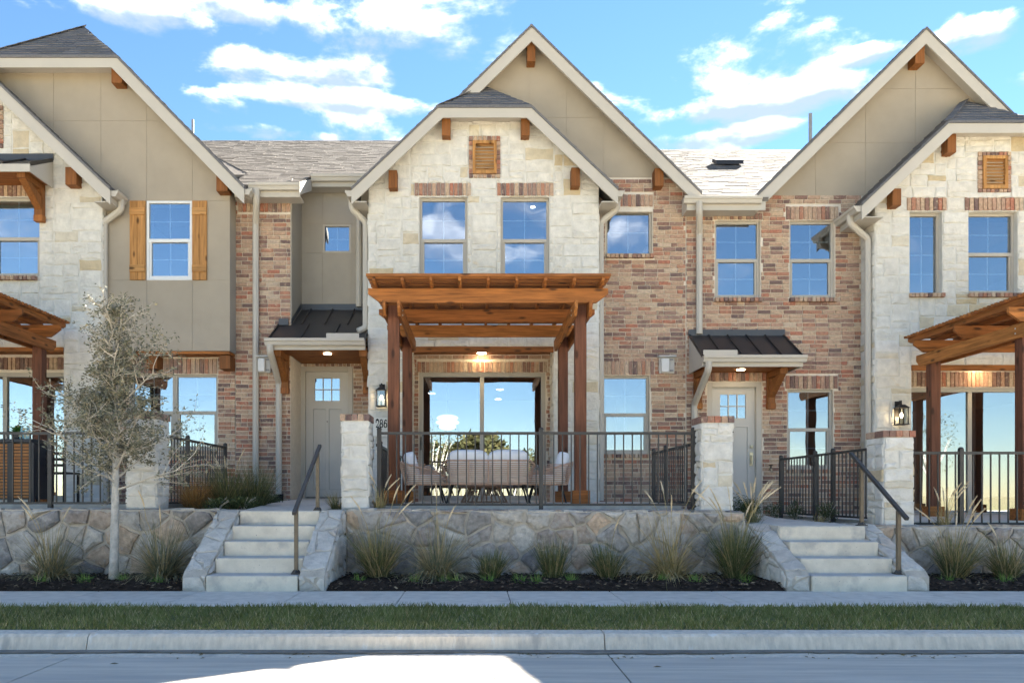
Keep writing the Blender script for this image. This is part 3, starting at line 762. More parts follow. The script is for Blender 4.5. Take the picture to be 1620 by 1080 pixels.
def bracket(h, x0, x1, Yw, proj, zt, zb, parent=None):
    """knee bracket: wall post, arm and slanting brace"""
    w = .1; k = MB()
    k.box(x0, x1, Yw - w, Yw, zb, zt); k.box(x0 + .003, x1 - .003, Yw - proj, Yw - w - .001, zt - .11, zt)
    xm = .012
    k.prism([(x0 + xm, Yw - w - .002, zb + .1), (x0 + xm, Yw - w - .002, zb + .32), (x0 + xm, Yw - proj + .22, zt - .112), (x0 + xm, Yw - proj + .04, zt - .112)], (x1 - x0 - 2 * xm, 0, 0))
    b = k.build('bracket', 'bracket_wood', parent or h, bevel=.005)
    MB().box(x0 - .006, x1 + .006, Yw - w - .006, Yw, zb - .11, zb - .002).build('bracket_foot', 'cedar_z', b)
    return b
def metal_awning(h, x0, x1, Yf, Yw, zf, zw, seams, flash=True, guard=None, side=None):
    a = MB().prism([(x0, Yf, zf), (x1, Yf, zf), (x1, Yw, zw), (x0, Yw, zw)], (0, 0, -.035)).build('awning', 'metal_roof', h)
    for i in range(seams + 1):
        xx = x0 + .012 + (x1 - x0 - .024) * i / seams
        MB().bar((xx, Yf, zf + .016), (xx, Yw, zw + .016), .016, .034).build('seam', 'metal_roof', a)
    if flash: MB().box(x0 - .01, x1 + .01, Yw - .022, Yw - .001, zw - .01, zw + .105).build('flashing', 'metal_flash', a)
    return a

# ------------------------------------------------------------------ townhouse shells
def shell(h, x0, x1, floor, ridge_z, ridge_y, lights=()):
    """closed house body behind the front: floors, party and rear walls, rooms"""
    m = MB(); yb = ridge_y + (ridge_y - 13.85)
    m.box(x0, x0 + .15, 15.3, yb, floor - .3, 5.4).box(x1 - .15, x1, 15.3, yb, floor - .3, 5.4).box(x0 + .15, x1 - .15, yb - .2, yb, floor - .3, 5.4)
    m.box(x0 + .15, x1 - .15, 20.5, 20.6, floor, 5.4)
    m.xz([(x0, 5.4), (x1, 5.4), (x1, 5.5), (x0, 5.5)], 15.3, yb)
    m.build('party_wall', 'room_wall', h)
    MB().box(x0 + .15, x1 - .15, 15.3, 20.5, floor - .2, floor + .0).build('room_floor', 'room_floor', h)
    MB().box(x0 + .15, x1 - .15, 15.26, 20.5, floor + 2.67, floor + 3.1).build('room_ceiling', 'room_wall', h)
    for (lx, ly, lz) in lights:
        MB().tube([(lx, ly, lz), (lx, ly, lz - .012)], .08, 16).build('ceiling_light', 'downlight', h)
def main_roof(h, spans, ridge_y, ze, x0, x1, vis, seed):
    sl = .6; zr = ze + sl * (ridge_y - 13.85)
    m = MB()
    for a, b, y in spans:
        z = ze + sl * (y - 13.85)
        m.prism([(a, y, z), (b, y, z), (b, ridge_y, zr), (a, ridge_y, zr)], (0, 0, -.06))
    yb = 2 * ridge_y - 13.85
    m.prism([(x0, ridge_y + .001, zr), (x1, ridge_y + .001, zr), (x1, yb + .3, ze), (x0, yb + .3, ze)], (0, 0, -.06))
    for xx in (x0 + .02, x1 - .22): m.prism([(xx, 14.3, ze - .3), (xx, yb, ze - .3), (xx, ridge_y, zr - .08)], (.2, 0, 0))
    rf = m.build('roof', 'shingle', h)
    k = math.hypot(1, sl)
    for (poly) in vis:                                                     # (x, y) outline of what can be seen
        pts = [(x - x0, (y - 13.85) * k) for x, y in poly]
        shingles(h.name, rf, (x0, 13.85, ze), (x1, 13.85, ze), (x0, ridge_y, zr), pts, 'shingle', course=.165, width=.26, seed=seed, ths=(.005, .007, .010))
    return rf, zr
HC = thing('townhouse', 'middle cream stone and brick townhouse behind the furnished patio, house number 286', 'house', (.2, 15, -.3))
HL = thing('townhouse', 'townhouse with brown wooden shutters on a taupe stucco upper floor', 'house', (-8, 15, -.3))
HR = thing('townhouse', 'townhouse with a slim window beside a wider one in its cream stone gable', 'house', (8.2, 15, -.5))

# ---- centre house
h = HC; hn = h.name
# stone gable front
sx0, sx1 = -1.93, 2.23; Xc = .167; half = 2.355; Ze = 5.43; sl = .948; cc = .826
Zr = Ze + half * sl
win = [(X(663.5, PS), X(739.5, PS), Z(443, PS), Z(312, PS)), (X(792, PS), X(869, PS), Z(443, PS), Z(312, PS))]
sold = [(X(655.5, PS), X(745.5, PS), Z(310, PS), Z(290, PS)), (X(786, PS), X(876, PS), Z(310, PS), Z(290, PS))]
vent = (X(741.5, PS), X(791.7, PS), Z(282, PS), Z(216, PS))
opening = (-1.17, 1.42, -1, Z(548, PS))
def gable_clips(Xc, Zr, sl, lo=.09, c=None):
    k = Zr - lo
    cl = [(-sl, 1, k - sl * Xc), (sl, 1, k + sl * Xc)]
    if c: cl.append((0, 1, Zr - c * sl - lo))
    return cl
def stone_front(h, x0, x1, Xc, Zr, sl, c, zb, holes, solid, skip, seed):
    """stone facing with openings; solid: wall backing openings, skip: areas faced with brick"""
    m = MB(); zt = Z(290, PS) if h is not HR else Z(313, PS)
    backing(m, x0, x1, zb, zt, solid, PS, PS + .24)
    gp = [(x0, zt), (x1, zt)] + [(x1, Zr + 0), (x0, Zr + 0)]
    for q in gable_clips(Xc, Zr, sl, .1, c): gp = clip_poly(gp, *q)
    m.xz(gp, PS, PS + .24)
    w = m.build('stone_wall', 'stone_mortar', h)
    ashlar(h.name, w, front(PS), x0, x1, zb, Zr, holes, gable_clips(Xc, Zr, sl, .12, c), seed=seed)
    return w
sw_ = stone_front(h, sx0, sx1, Xc, Zr, sl, cc, -.14, win + sold + [vent, opening], win + [opening], None, 21)
for q in sold: soldier(hn, sw_, PS - .006, *q)
for q in win: window(h, PS, *q, ins=.07, split=.49)
louvre(h, sw_, PS, vent[0], vent[1], vent[2], vent[3], X(747.7, PS), X(785.7, PS), Z(276, PS), Z(224, PS))
gable(h, Xc, half, Ze, PF, 18.0, sl, cc, PS, seed=31, eaves=((sx0, -1), (sx1, 1)))
for q in ((699, 712.5, 186, 214), (824.5, 838, 186, 214), (614.5, 628, 269, 297), (904, 917.5, 265, 294)): corbel(h, *q, PS - .2, PS + .02)
gutter_y(h, PF + .03, 14.6, Xc - half, Ze - .03, -1); gutter_y(h, PF + .03, 14.2, Xc + half, Ze - .03, 1)
# returns of the stone bay
for fr_, a0, a1 in ((faces_right(-1.17), PS, PD), (faces_left(1.42), -PD, -PS), (faces_left(-1.93), -PR, -PS), (faces_right(2.23), PS, PB)):
    xx = fr_.o.x; s = fr_.n.x
    b = MB().box(min(xx, xx - s * .2), max(xx, xx - s * .2), PS + .241, PR + .2, -.14, Z(548, PS) if abs(xx) < 1.6 else 5.3).build('stone_return', 'stone_mortar', h)
    ashlar(hn, b, fr_, a0 + (.0 if a0 > 0 else 0), a1, -.14, Z(548, PS) if abs(xx) < 1.6 else 5.3, seed=int(xx * 10) + 60)
# recess over the patio
soff = 2.66
MB().box(-1.17, 1.42, PS + .241, PD, soff, soff + .06).build('porch_ceiling', 'cedar_x', h)
MB().box(-1.16, 1.41, PS - .02, PS + .05, Z(557, PS), Z(548, PS) - .004).build('porch_trim', 'cedar_x', h)
lx_, ly_ = X(762, 14.16), 14.16
MB().tube([(lx_, ly_, soff), (lx_, ly_, soff - .015)], .085, 16).build('porch_light', 'porch_glow', h)
dx0, dx1, dz0, dz1 = X(663, PD), X(863, PD), Z(791, PD), Z(589, PD)
m = MB(); backing(m, -1.17, 1.42, -.14, soff, [(dx0, dx1, dz0, dz1)], PD, PD + .2); bw = m.build('brick_wall', 'mortar', h)
soldier(hn, bw, PD - .004, X(660, PD), X(866, PD), Z(589, PD), Z(572, PD))
brick_field(hn, bw, PD, -1.17, 1.42, -.12, soff, [(dx0, dx1, dz0, dz1), (X(660, PD), X(866, PD), Z(589, PD), Z(572, PD))], seed=1)
slider(h, PD, dx0, dx1, dz0, dz1, [X(762.5, PD)])
# entry recess
ex0, ex1 = -3.456, -1.93
ax0, ax1, aYf = -3.69, -1.955, 13.47
azf, azw = 2.765, 3.67
sw2 = (X(510.6, PR), X(555.5, PR), Z(400, PR), Z(355, PR))
m = MB(); backing(m, ex0, ex1, 3.4, 6.2, [sw2], PR, PR + .2); stw = m.build('stucco_wall', 'stucco', h)
panels(h, stw, PR, [ex0, sw2[0], sw2[1], ex1], [3.4, sw2[2], sw2[3], 6.2], [sw2], 'stucco_grey')
window(h, PR, *sw2, kind='fixed', ins=.0, t=.04)
MB().box(ex0 + .001, ex0 + .016, PB + .03, PR - .013, 2.6, 5.95).build('stucco_return', 'stucco_grey', h)
drx = (X(475.7, PR), X(558.3, PR), Z(787.5, PR), Z(580, PR))
m = MB(); backing(m, ex0, ex1, -.14, 3.4, [drx], PR, PR + .2); bw2 = m.build('brick_wall', 'mortar', h)
sd2 = (X(480, PR), X(598, PR), Z(580, PR) + .005, Z(561, PR)); brick_field(hn, bw2, PR, ex0, ex1, -.12, 3.3, [drx, sd2], seed=2); soldier(hn, bw2, PR - .004, *sd2)
front_door(h, PR, *drx)
# brick pier left of the entry
m = MB().box(-4.49, ex0, PB, PB + .9, -.25, 5.55); bw3 = m.build('brick_wall', 'mortar', h)
sd = (-4.44, ex0, Z(336, PB), Z(319, PB)); brick_field(hn, bw3, PB, -4.49, ex0, -.22, 5.5, [sd], seed=3); soldier(hn, bw3, PB - .004, *sd)
MB().box(-4.485, ex0 + .01, PB - .035, PB - .005, Z(319, PB) + .003, 5.6).build('frieze_board', 'trim', h)
# entry awning
aw = metal_awning(h, ax0, ax1, aYf, PB - .002, azf, azf + (PB - aYf) * .573, 3, flash=False)
zB = azf + (PB - aYf) * .573
MB().prism([(ex0 + .005, PB - .001, zB), (ax1, PB - .001, zB), (ax1, PR - .03, azw), (ex0 + .005, PR - .03, azw)], (0, 0, -.035)).build('roof_pan', 'metal_roof', aw)
for i in range(4):
    xx = -3.25 + i * .43
    MB().bar((xx, PB, zB + .016), (xx, PR - .03, azw + .016), .016, .034).build('seam', 'metal_roof', aw)
MB().box(ex0 + .02, ex1 - .01, PR - .045, PR - .014, azw - .01, azw + .11).build('flashing', 'metal_flash', aw)
MB().prism([(ex0 + .004, PB + .02, zB + .02), (ex0 + .004, PR - .05, azw + .02), (ex0 + .004, PR - .05, azw + .13), (ex0 + .004, PB + .02, zB + .13)], (.014, 0, 0)).build('flashing', 'metal_flash', aw)
MB().box(ax0 + .02, ax0 + .2, PB - .05, PB - .016, zB - .01, zB + .11).build('flashing', 'metal_flash', aw)
gutter_x(aw, ax0 - .03, ax1 + .0, aYf, azf + .0)
MB().box(ax0, ax1, aYf + .001, aYf + .03, azf - .185, azf - .037).build('fascia', 'trim', aw)
MB().box(ax0 + .02, ax1, aYf + .031, PB - .01, azf - .16, azf - .13).build('awning_ceiling', 'cedar_x', aw)
MB().box(ex0, ex1, PB - .01, PR - .01, azf - .16, azf - .13).build('awning_ceiling', 'cedar_x', aw)
MB().tube([(-2.72, 13.95, azf - .16), (-2.72, 13.95, azf - .172)], .07, 14).build('awning_light', 'awning_glow', aw)
MB().box(X(516, 13.35), X(568, 13.35), aYf - .118, aYf - .113, azf + .001, azf + .085).build('splash_guard', 'trim', aw)
bracket(h, -3.62, -3.48, PB, .62, azf - .17, Z(614, PB), aw); bracket(h, -2.085, -1.945, PB, .62, azf - .17, Z(614, PB), aw)
# brick wall right of the stone bay, stucco gable above
gx = 1.03; ghalf = 3.12; gZr = Z(39, PG); gsl = .982; gZe = gZr - ghalf * gsl
wl = [(X(958, PB), X(1032, PB), Z(403, PB), Z(328, PB)), (X(953, PB), X(1027.5, PB), Z(718, PB), Z(594, PB))]
sq = [(X(958, PB), X(1033, PB), Z(327, PB), Z(308, PB)), (X(953, PB), X(1035, PB), Z(593, PB), Z(571, PB))]
sli = [(wl[0][0], wl[0][1] + .03, wl[0][2] - .085, wl[0][2]), (wl[1][0], wl[1][1] + .03, wl[1][2] - .085, wl[1][2])]
zbt = Z(281, PB)
cl = gable_clips(gx, gZr, gsl, .12)
m = MB(); backing(m, 2.23, 3.94, -.3, 5.3, wl, PB, PB + .2)
gp = [(2.0, 5.3), (3.94, 5.3), (3.94, zbt), (2.0, zbt)]
for q in cl: gp = clip_poly(gp, *q)
m.xz(gp, PB, PB + .2); bw4 = m.build('brick_wall', 'mortar', h)
brick_field(hn, bw4, PB, 2.2, 3.935, -.28, zbt, wl + sq + sli, top=lambda x: gZr - .13 - gsl * abs(x - gx), seed=4)
for q in sq: soldier(hn, bw4, PB - .004, *q)
for q in wl: sill(hn, bw4, PB - .03, q[0], q[1] + .02, q[2])
window(h, PB, *wl[0], kind='fixed', ins=.06); window(h, PB, *wl[1], ins=.06, split=.505)
sp = [(-2.0, zbt), (4, zbt), (4, 9), (-2.0, 9)]
for q in cl: sp = clip_poly(sp, *q)
stg = MB().xz(sp, PB, PB + .2).build('stucco_gable', 'stucco', h)
panels(h, stg, PB, [-2.0, X(778, PB), X(837, PB), X(896, PB), X(955, PB), 4], [zbt, Z(187, PB), Z(90, PB), 9], [], 'stucco', gable_clips(gx, gZr, gsl, .13))
gable(h, gx, ghalf, gZe, PG, 18.6, gsl, None, PB, seed=41, fv=.26)
corbel(h, 834, 847, 64, 97, PB - .22, PB + .02); corbel(h, 1036, 1050, 266, 294, PB - .22, PB + .02)
main_h, zr_ = main_roof(h, [(-4.5, -3.2, 13.85), (-3.2, -1.7, 14.72), (-1.7, 3.94, 14.9)], 19.9, 5.66, -4.5, 3.94,
          [[(-4.5, 13.85), (-3.2, 13.85), (-3.2, 14.72), (-4.5, 14.72)], [(-4.5, 14.72), (-1.7, 14.72), (-.9, 19.9), (-4.5, 19.9)]], 51)
gutter_x(h, -4.12, -3.2, 13.85, 5.66); MB().box(-4.4, -3.2, 13.851, 13.88, 5.66 - .22, 5.60).build('fascia', 'trim', h)
MB().box(-4.4, -3.2, 13.881, PB - .006, 5.45, 5.47).build('soffit', 'trim', h)
MB().prism([(-3.2, 13.74, 5.44), (-3.2, 14.72, 5.9), (-3.2, 14.72, 6.12), (-3.2, 13.74, 5.67)], (.025, 0, 0)).build('fascia', 'trim', h)
gz2 = 5.66 + .6 * (14.72 - 13.85)
gutter_x(h, -3.17, -2.0, 14.72, gz2); MB().box(-3.17, -1.95, 14.721, 14.75, gz2 - .2, gz2 - .06).build('fascia', 'trim', h)
MB().box(-3.45, -1.95, 14.751, PR - .02, gz2 - .2, gz2 - .18).build('soffit', 'trim', h)
shell(h, -4.4, 3.94, -.12, zr_, 19.9, [(X(683, 19.0), 19.0, 2.55), (X(791, 18.3), 18.3, 2.55), (X(788, 20.1), 20.1, 2.55)])
MB().tube([(X(843, 14.6), 14.6, Z(327, 14.6)), (X(843, 14.6), 14.6, Z(327, 14.6) - .012)], .045, 14).build('ceiling_light', 'downlight', h)
# downspouts
spout(h, [(X(405, 13.75), 13.78, 5.56), (X(405, 13.75), 13.78, 5.35), (-4.09, PB - .07, 5.05), (-4.09, PB - .07, -.1)])
spout(h, [(X(567.5, 14.6), 14.65, gz2 - .1), (X(567.5, 14.97), PR - .06, gz2 - .35), (X(567.5, 14.97), PR - .06, azw + .05)])
lt = Xc - half - .05
spout(h, [(lt, 13.75, 5.35), (lt, 13.75, 5.18), (-2.0, 13.85, 4.98), (-2.0, 13.85, 3.3), (-2.0, 13.85, 3.05), (-2.14, 13.8, 2.98)])
rt = Xc + half + .05
spout(h, [(rt, 13.75, 5.35), (rt, 13.75, 5.18), (2.29, 13.85, 4.98), (2.29, 13.85, -.1)])
spout(h, [(ax0 + .06, aYf - .06, azf - .11), (ax0 + .06, aYf - .06, azf - .22), (-3.66, PB - .07, 2.1), (-3.66, PB - .07, .02)])
MB().box(-3.73, -3.59, PB - .14, PB - .01, -.12, .02).build('drain_boot', 'black_rubber', h)

# ---- left house
h = HL; hn = h.name; dx = -8.97
sx1l = -6.74; sx0l = -11.0
XcL = Xc + dx
awz = Z(272, 12.98)
winL = [(-9.7, X(62.5, PS), Z(437.5, PS), Z(312, PS))]; solL = [(-9.8, X(70, PS), Z(311, PS), Z(290, PS))]; sil = [(-9.7, X(60, PS), Z(446, PS), Z(437.5, PS))]
ventL = (-9.09, X(6, PS), Z(235, PS), Z(168, PS))
opL = (-10.2, X(101, PS), -1, Z(549, PS))
swl = stone_front(h, sx0l, sx1l, XcL, Zr, sl, None, -.14, winL + solL + sil + [ventL, opL], winL + [opL], None, 22)
for q in solL: soldier(hn, swl, PS - .006, *q)
sill(hn, swl, PS - .02, sil[0][0], sil[0][1], sil[0][3])
xw = winL[0]; mid = X(-14, PS)
window(h, PS, mid, xw[1], xw[2], xw[3], ins=.07, split=.49); window(h, PS, xw[0], mid - .001, xw[2], xw[3], ins=.07, split=.49)
louvre(h, swl, PS, ventL[0], ventL[1], ventL[2], ventL[3], ventL[0] + .07, ventL[1] - .07, ventL[2] + .08, ventL[3] - .08)
gable(h, XcL, half, Ze, PF, 18.0, sl, None, PS, seed=32, eaves=((sx1l, 1),))
corbel(h, 103, 121, 264, 292, PS - .2, PS + .02); corbel(h, -190, -172, 264, 292, PS - .2, PS + .02)
gutter_y(h, PF + .03, PT - .02, XcL + half, Ze - .03, 1)
lw = metal_awning(h, -10.0, -7.614, 12.98, PS - .02, Z(259, 12.98), Z(254, PS), 5)
MB().box(-10.0, -7.614, 12.96, 12.985, awz, Z(260, 12.98)).build('fascia', 'trim', lw)
MB().prism([(-7.63, 12.986, awz), (-7.63, PS - .03, awz), (-7.63, PS - .03, Z(254, PS) - .04), (-7.63, 12.986, Z(259, 12.98) - .04)], (.02, 0, 0)).build('fascia', 'trim', lw)
MB().box(-9.99, -7.632, 12.99, PS - .03, awz + .05, awz + .08).build('awning_ceiling', 'cedar_x', lw)
bracket(h, X(62, PS) - .02, X(62, PS) + .13, PS - .03, .62, awz + .045, Z(344, PS), lw); bracket(h, -9.9, -9.75, PS - .03, .62, awz + .045, Z(344, PS), lw)
MB().box(sx1l - .2, sx1l, PS + .241, PB, -.14, 5.3).build('stone_return', 'stone_mortar', h)
b = h.children[-1]; ashlar(hn, b, faces_right(sx1l), PS, PT, -.14, 5.3, seed=77)
b = MB().box(opL[0] - .2, opL[0], PS + .241, PD, -.14, Z(549, PS)).build('stone_return', 'stone_mortar', h)
MB().box(opL[1], opL[1] + .2, PS + .241, PD, -.14, Z(549, PS)).build('stone_return', 'stone_mortar', h)
MB().box(opL[0], opL[1], PS + .241, PD, soff, soff + .06).build('porch_ceiling', 'cedar_x', h)
MB().box(opL[0] + .01, opL[1] - .01, PS - .02, PS + .05, Z(556, PS), Z(549, PS) - .004).build('porch_trim', 'cedar_x', h)
ddx0, ddx1 = -10.1, opL[1] - .13
m = MB(); backing(m, opL[0], opL[1], -.14, soff, [(ddx0, ddx1, dz0, dz1)], PD, PD + .2); bw = m.build('brick_wall', 'mortar', h)
so_ = (ddx0, opL[1], Z(585, PD), Z(565, PD)); soldier(hn, bw, PD - .004, *so_); brick_field(hn, bw, PD, opL[0], opL[1], -.12, soff, [(ddx0, ddx1, dz0, dz1), so_], seed=11)
slider(h, PD, ddx0, ddx1, dz0, dz1, [X(5, PD)])
# stucco upper floor
tx0, tx1 = sx1l, X(364, PT); tzb = Z(555, PT)
lX = -7.63; lhalf = 3.5; lsl = 1.026; lc = 1.23; lZr = 9.11; lZe = lZr - lhalf * lsl
wu = (X(232.5, PT), X(304.5, PT), Z(443.5, PT), Z(318, PT))
tcl = gable_clips(lX, lZr, lsl, .1, lc)
m = MB(); backing(m, tx0, tx1, tzb, 5.35, [wu], PT, PT + .3)
gp = [(-11, 5.35), (tx1, 5.35), (tx1, 9), (-11, 9)]
for q in tcl: gp = clip_poly(gp, *q)
m.xz(gp, PT, PT + .3); stl = m.build('stucco_wall', 'stucco_grey', h)
panels(h, stl, PT, [-11, X(85, PT), X(160, PT), wu[0], wu[1], tx1], [tzb, wu[2], wu[3], Z(192, PT), 9], [wu], 'stucco', gable_clips(lX, lZr, lsl, .12, lc) + [(-1, 0, 11)])
MB().box(tx1 - .02, tx1, PT + .301, PB + .3, tzb, 5.4).build('stucco_return', 'stucco_grey', h)
MB().box(tx0 + .01, tx1 - .02, PT + .02, PB + .0, tzb - .05, tzb - .002).build('porch_trim', 'cedar_x', h)
window(h, PT, *wu, fm='white_vinyl', ins=-.012, split=.5)
for a, b in ((206.5, 231), (305, 328)):
    s = MB().box(X(a, PT), X(b, PT), PT - .03, PT - .0125, Z(443.5, PT), Z(318.5, PT)).build('shutter', 'shutter_z', h)
    w3 = (X(b, PT) - X(a, PT)) / 2
    for i in range(2): MB().box(X(a, PT) + i * w3 + .003, X(a, PT) + (i + 1) * w3 - .003, PT - .04, PT - .0301, Z(443.2, PT), Z(318.8, PT)).build('plank', 'shutter_z', s)
    for y0, y1 in ((330, 341), (420, 431)): MB().box(X(a, PT) + .004, X(b, PT) - .004, PT - .058, PT - .0401, Z(y1, PT), Z(y0, PT)).build('batten', 'shutter_x', s)
gable(h, lX, lhalf, lZe, PT - .3, 18.5, lsl, lc, PT, seed=42, fv=.27)
gutter_y(h, PT - .27, 14.5, lX + lhalf, lZe - .03, 1)
corbel(h, 176, 193, 103, 131, PT - .22, PT + .02); corbel(h, 342, 360, 272, 302, PT - .22, PT + .02)
# ground floor brick under the overhang
wg = (X(206, PB), X(344, PB), Z(712, PB), Z(592, PB)); sg = (X(200, PB), X(344, PB), Z(591, PB), Z(567, PB))
m = MB(); backing(m, sx1l, -4.495, -.3, tzb + .1, [wg], PB, PB + .2); bwl = m.build('brick_wall', 'mortar', h)
brick_field(hn, bwl, PB, sx1l, -4.49, -.28, tzb, [wg, sg, (wg[0], wg[1], wg[2] - .085, wg[2])], seed=12); soldier(hn, bwl, PB - .004, *sg); sill(hn, bwl, PB - .03, wg[0], wg[1], wg[2])
xm = X(275, PB)
window(h, PB, wg[0], xm - .001, wg[2], wg[3], ins=.06, split=.5); window(h, PB, xm + .001, wg[1], wg[2], wg[3], ins=.06, split=.5)
MB().box(X(347, PB - .3), X(364, PB - .3), PB - .3, PB, Z(583, PB - .3), Z(562, PB - .3)).build('bracket', 'bracket_wood', h)
MB().box(X(232, PB - .3), X(248, PB - .3), PB - .3, PB, Z(583, PB - .3), Z(562, PB - .3)).build('bracket', 'bracket_wood', h)
rt = XcL + half + .05
spout(h, [(rt, 13.7, 5.33), (rt, 13.7, 5.15), (X(165, 13.78), 13.78, 4.95), (X(165, 13.78), 13.78, -.1)])
mr, zl_ = main_roof(h, [(-13.5, -4.5, 14.9)], 19.9, 5.66, -13.5, -4.5, [[(-7.6, 19.9), (-4.5, 19.9), (-4.5, 15.0)]], 52)
shell(h, -13.4, -4.51, -.12, zl_, 19.9, [])
MB().tube([(X(305, 18.9), 18.9, 5.66 + .6 * 5.05 - .1), (X(305, 18.9), 18.9, 9.35)], .035, 8).build('vent_pipe', 'pipe', h)
MB().box(-13.4, -11.0, 14.0, 14.2, -.3, 5.4).build('side_wall', 'stucco', h)

# ---- right house
h = HR; hn = h.name; D = -.27
XcR = 9.18; ZeR = Ze + D; sxr0, sxr1 = 7.22, 11.4; ZrR = ZeR + half * sl
winR = [(X(1439, PS), X(1490.5, PS), Z(464.5, PS), Z(335, PS)), (X(1532, PS), X(1610, PS), Z(464.5, PS), Z(335, PS))]
solR = [(X(1434, PS), X(1497, PS), Z(333.5, PS), Z(313, PS)), (X(1525.5, PS), X(1618, PS), Z(333.5, PS), Z(313, PS))]
silR = [(q[0], q[1], q[2] - .085, q[2]) for q in winR]
ventR = (X(1546, PS), X(1598.5, PS), Z(305, PS), Z(241, PS))
opR = (7.873, 11.2, -2, Z(577, PS))
swr = stone_front(h, sxr0, sxr1, XcR, ZrR, sl, cc, -.5, winR + solR + silR + [ventR, opR], winR + [opR], None, 23)
for q in solR: soldier(hn, swr, PS - .006, *q)
for q in winR: sill(hn, swr, PS - .02, q[0] - .02, q[1] + .02, q[2])
window(h, PS, *winR[0], kind='fixed', ins=.1, rows=4); window(h, PS, *winR[1], ins=.1, split=.5)
louvre(h, swr, PS, ventR[0], ventR[1], ventR[2], ventR[3], X(1553, PS), X(1592, PS), Z(299.5, PS), Z(248, PS))
gable(h, XcR, half, ZeR, PF, 18.0, sl, cc, PS, seed=33, eaves=((sxr0, -1),))
corbel(h, 1499, 1513, 211, 241, PS - .2, PS + .02); corbel(h, 1412, 1426, 298, 325, PS - .2, PS + .02)
gutter_y(h, PF + .03, 14.2, XcR - half, ZeR - .03, -1)
b = MB().box(sxr0, sxr0 + .2, PS + .241, PB, -.5, 5.1).build('stone_return', 'stone_mortar', h); ashlar(hn, b, faces_left(sxr0), -PB, -PS, -.5, 5.1, seed=78)
for xx, s in ((opR[0] - .2, 1), (opR[1], -1)):
    b = MB().box(xx, xx + .2, PS + .241, PD, -.5, opR[3]).build('stone_return', 'stone_mortar', h)
ashlar(hn, b, faces_left(opR[1]), -PD, -PS, -.5, opR[3], seed=79)
sof2 = soff + D
MB().box(opR[0], opR[1], PS + .241, PD, sof2, sof2 + .06).build('porch_ceiling', 'cedar_x', h)
MB().box(opR[0] + .01, opR[1] - .01, PS - .02, PS + .05, Z(586, PS), opR[3] - .004).build('porch_trim', 'cedar_x', h)
MB().tube([(X(1553, 14.16), 14.16, sof2), (X(1553, 14.16), 14.16, sof2 - .015)], .085, 16).build('porch_light', 'porch_glow', h)
rd = (opR[0] + .0, 11.1, Z(818, PD), Z(613, PD)); rs = (opR[0], opR[1], Z(612, PD), Z(588, PD))
m = MB(); backing(m, opR[0], opR[1], -.5, sof2, [rd], PD, PD + .2); bw = m.build('brick_wall', 'mortar', h)
brick_field(hn, bw, PD, opR[0], opR[1], -.48, sof2, [rd, rs], seed=13); soldier(hn, bw, PD - .004, *rs)
slider(h, PD, *rd, [X(1537, PD)])
# brick wall with door and windows
wr = [(X(1131, PB), X(1203, PB), Z(472, PB), Z(349, PB)), (X(1249, PB), X(1320.5, PB), Z(472, PB), Z(349, PB)), (X(1245.5, PB), X(1318, PB), Z(742, PB), Z(616, PB))]
sr = [(X(1128, PB), X(1206, PB), Z(348, PB), Z(337, PB)), (X(1243, PB), X(1326, PB), Z(348, PB), Z(327, PB)), (X(1242, PB), X(1325, PB), Z(615, PB), Z(594, PB))]
sir = [(q[0] - .02, q[1] + .03, q[2] - .085, q[2]) for q in wr]
dr = (X(1119, PB), X(1205, PB), Z(811, PB), Z(604, PB)); sdd = (X(1104, PB), X(1212, PB), Z(603, PB), Z(584, PB))
zbr = Z(310, PB)
rgx, rgZr, rgsl = X(1465, PG), Z(43, PG), .988; rgh = 3.12; rgZe = rgZr - rgh * rgsl
m = MB(); backing(m, 3.945, sxr0 + .2, -.6, zbr, wr + [dr], PB, PB + .2); bwr = m.build('brick_wall', 'mortar', h)
brick_field(hn, bwr, PB, 3.945, sxr0, -.58, zbr, wr + sr + sir + [dr, sdd], top=lambda x: rgZr - .13 - rgsl * abs(x - rgx) if x > 5.3 else 5.3, seed=14)
for q in sr + [sdd]: soldier(hn, bwr, PB - .004, *q)
for q in wr: sill(hn, bwr, PB - .03, q[0] - .02, q[1] + .02, q[2])
for q in wr: window(h, PB, *q, ins=.06)
front_door(h, PB + .04, *dr)
sp = [(4.5, zbr), (13, zbr), (13, 9), (4.5, 9)]
for q in gable_clips(rgx, rgZr, rgsl, .12): sp = clip_poly(sp, *q)
stg = MB().xz(sp, PB, PB + .2).build('stucco_gable', 'stucco', h)
panels(h, stg, PB, [4.5, X(1290, PB), X(1369, PB), X(1448, PB), X(1527, PB), 12], [zbr, Z(226, PB), Z(141, PB), 9], [], 'stucco', gable_clips(rgx, rgZr, rgsl, .13))
gable(h, rgx, rgh, rgZe, PG, 18.6, rgsl, None, PB, seed=43, fv=.26)
corbel(h, 1448, 1463, 70, 100, PB - .25, PB + .02)
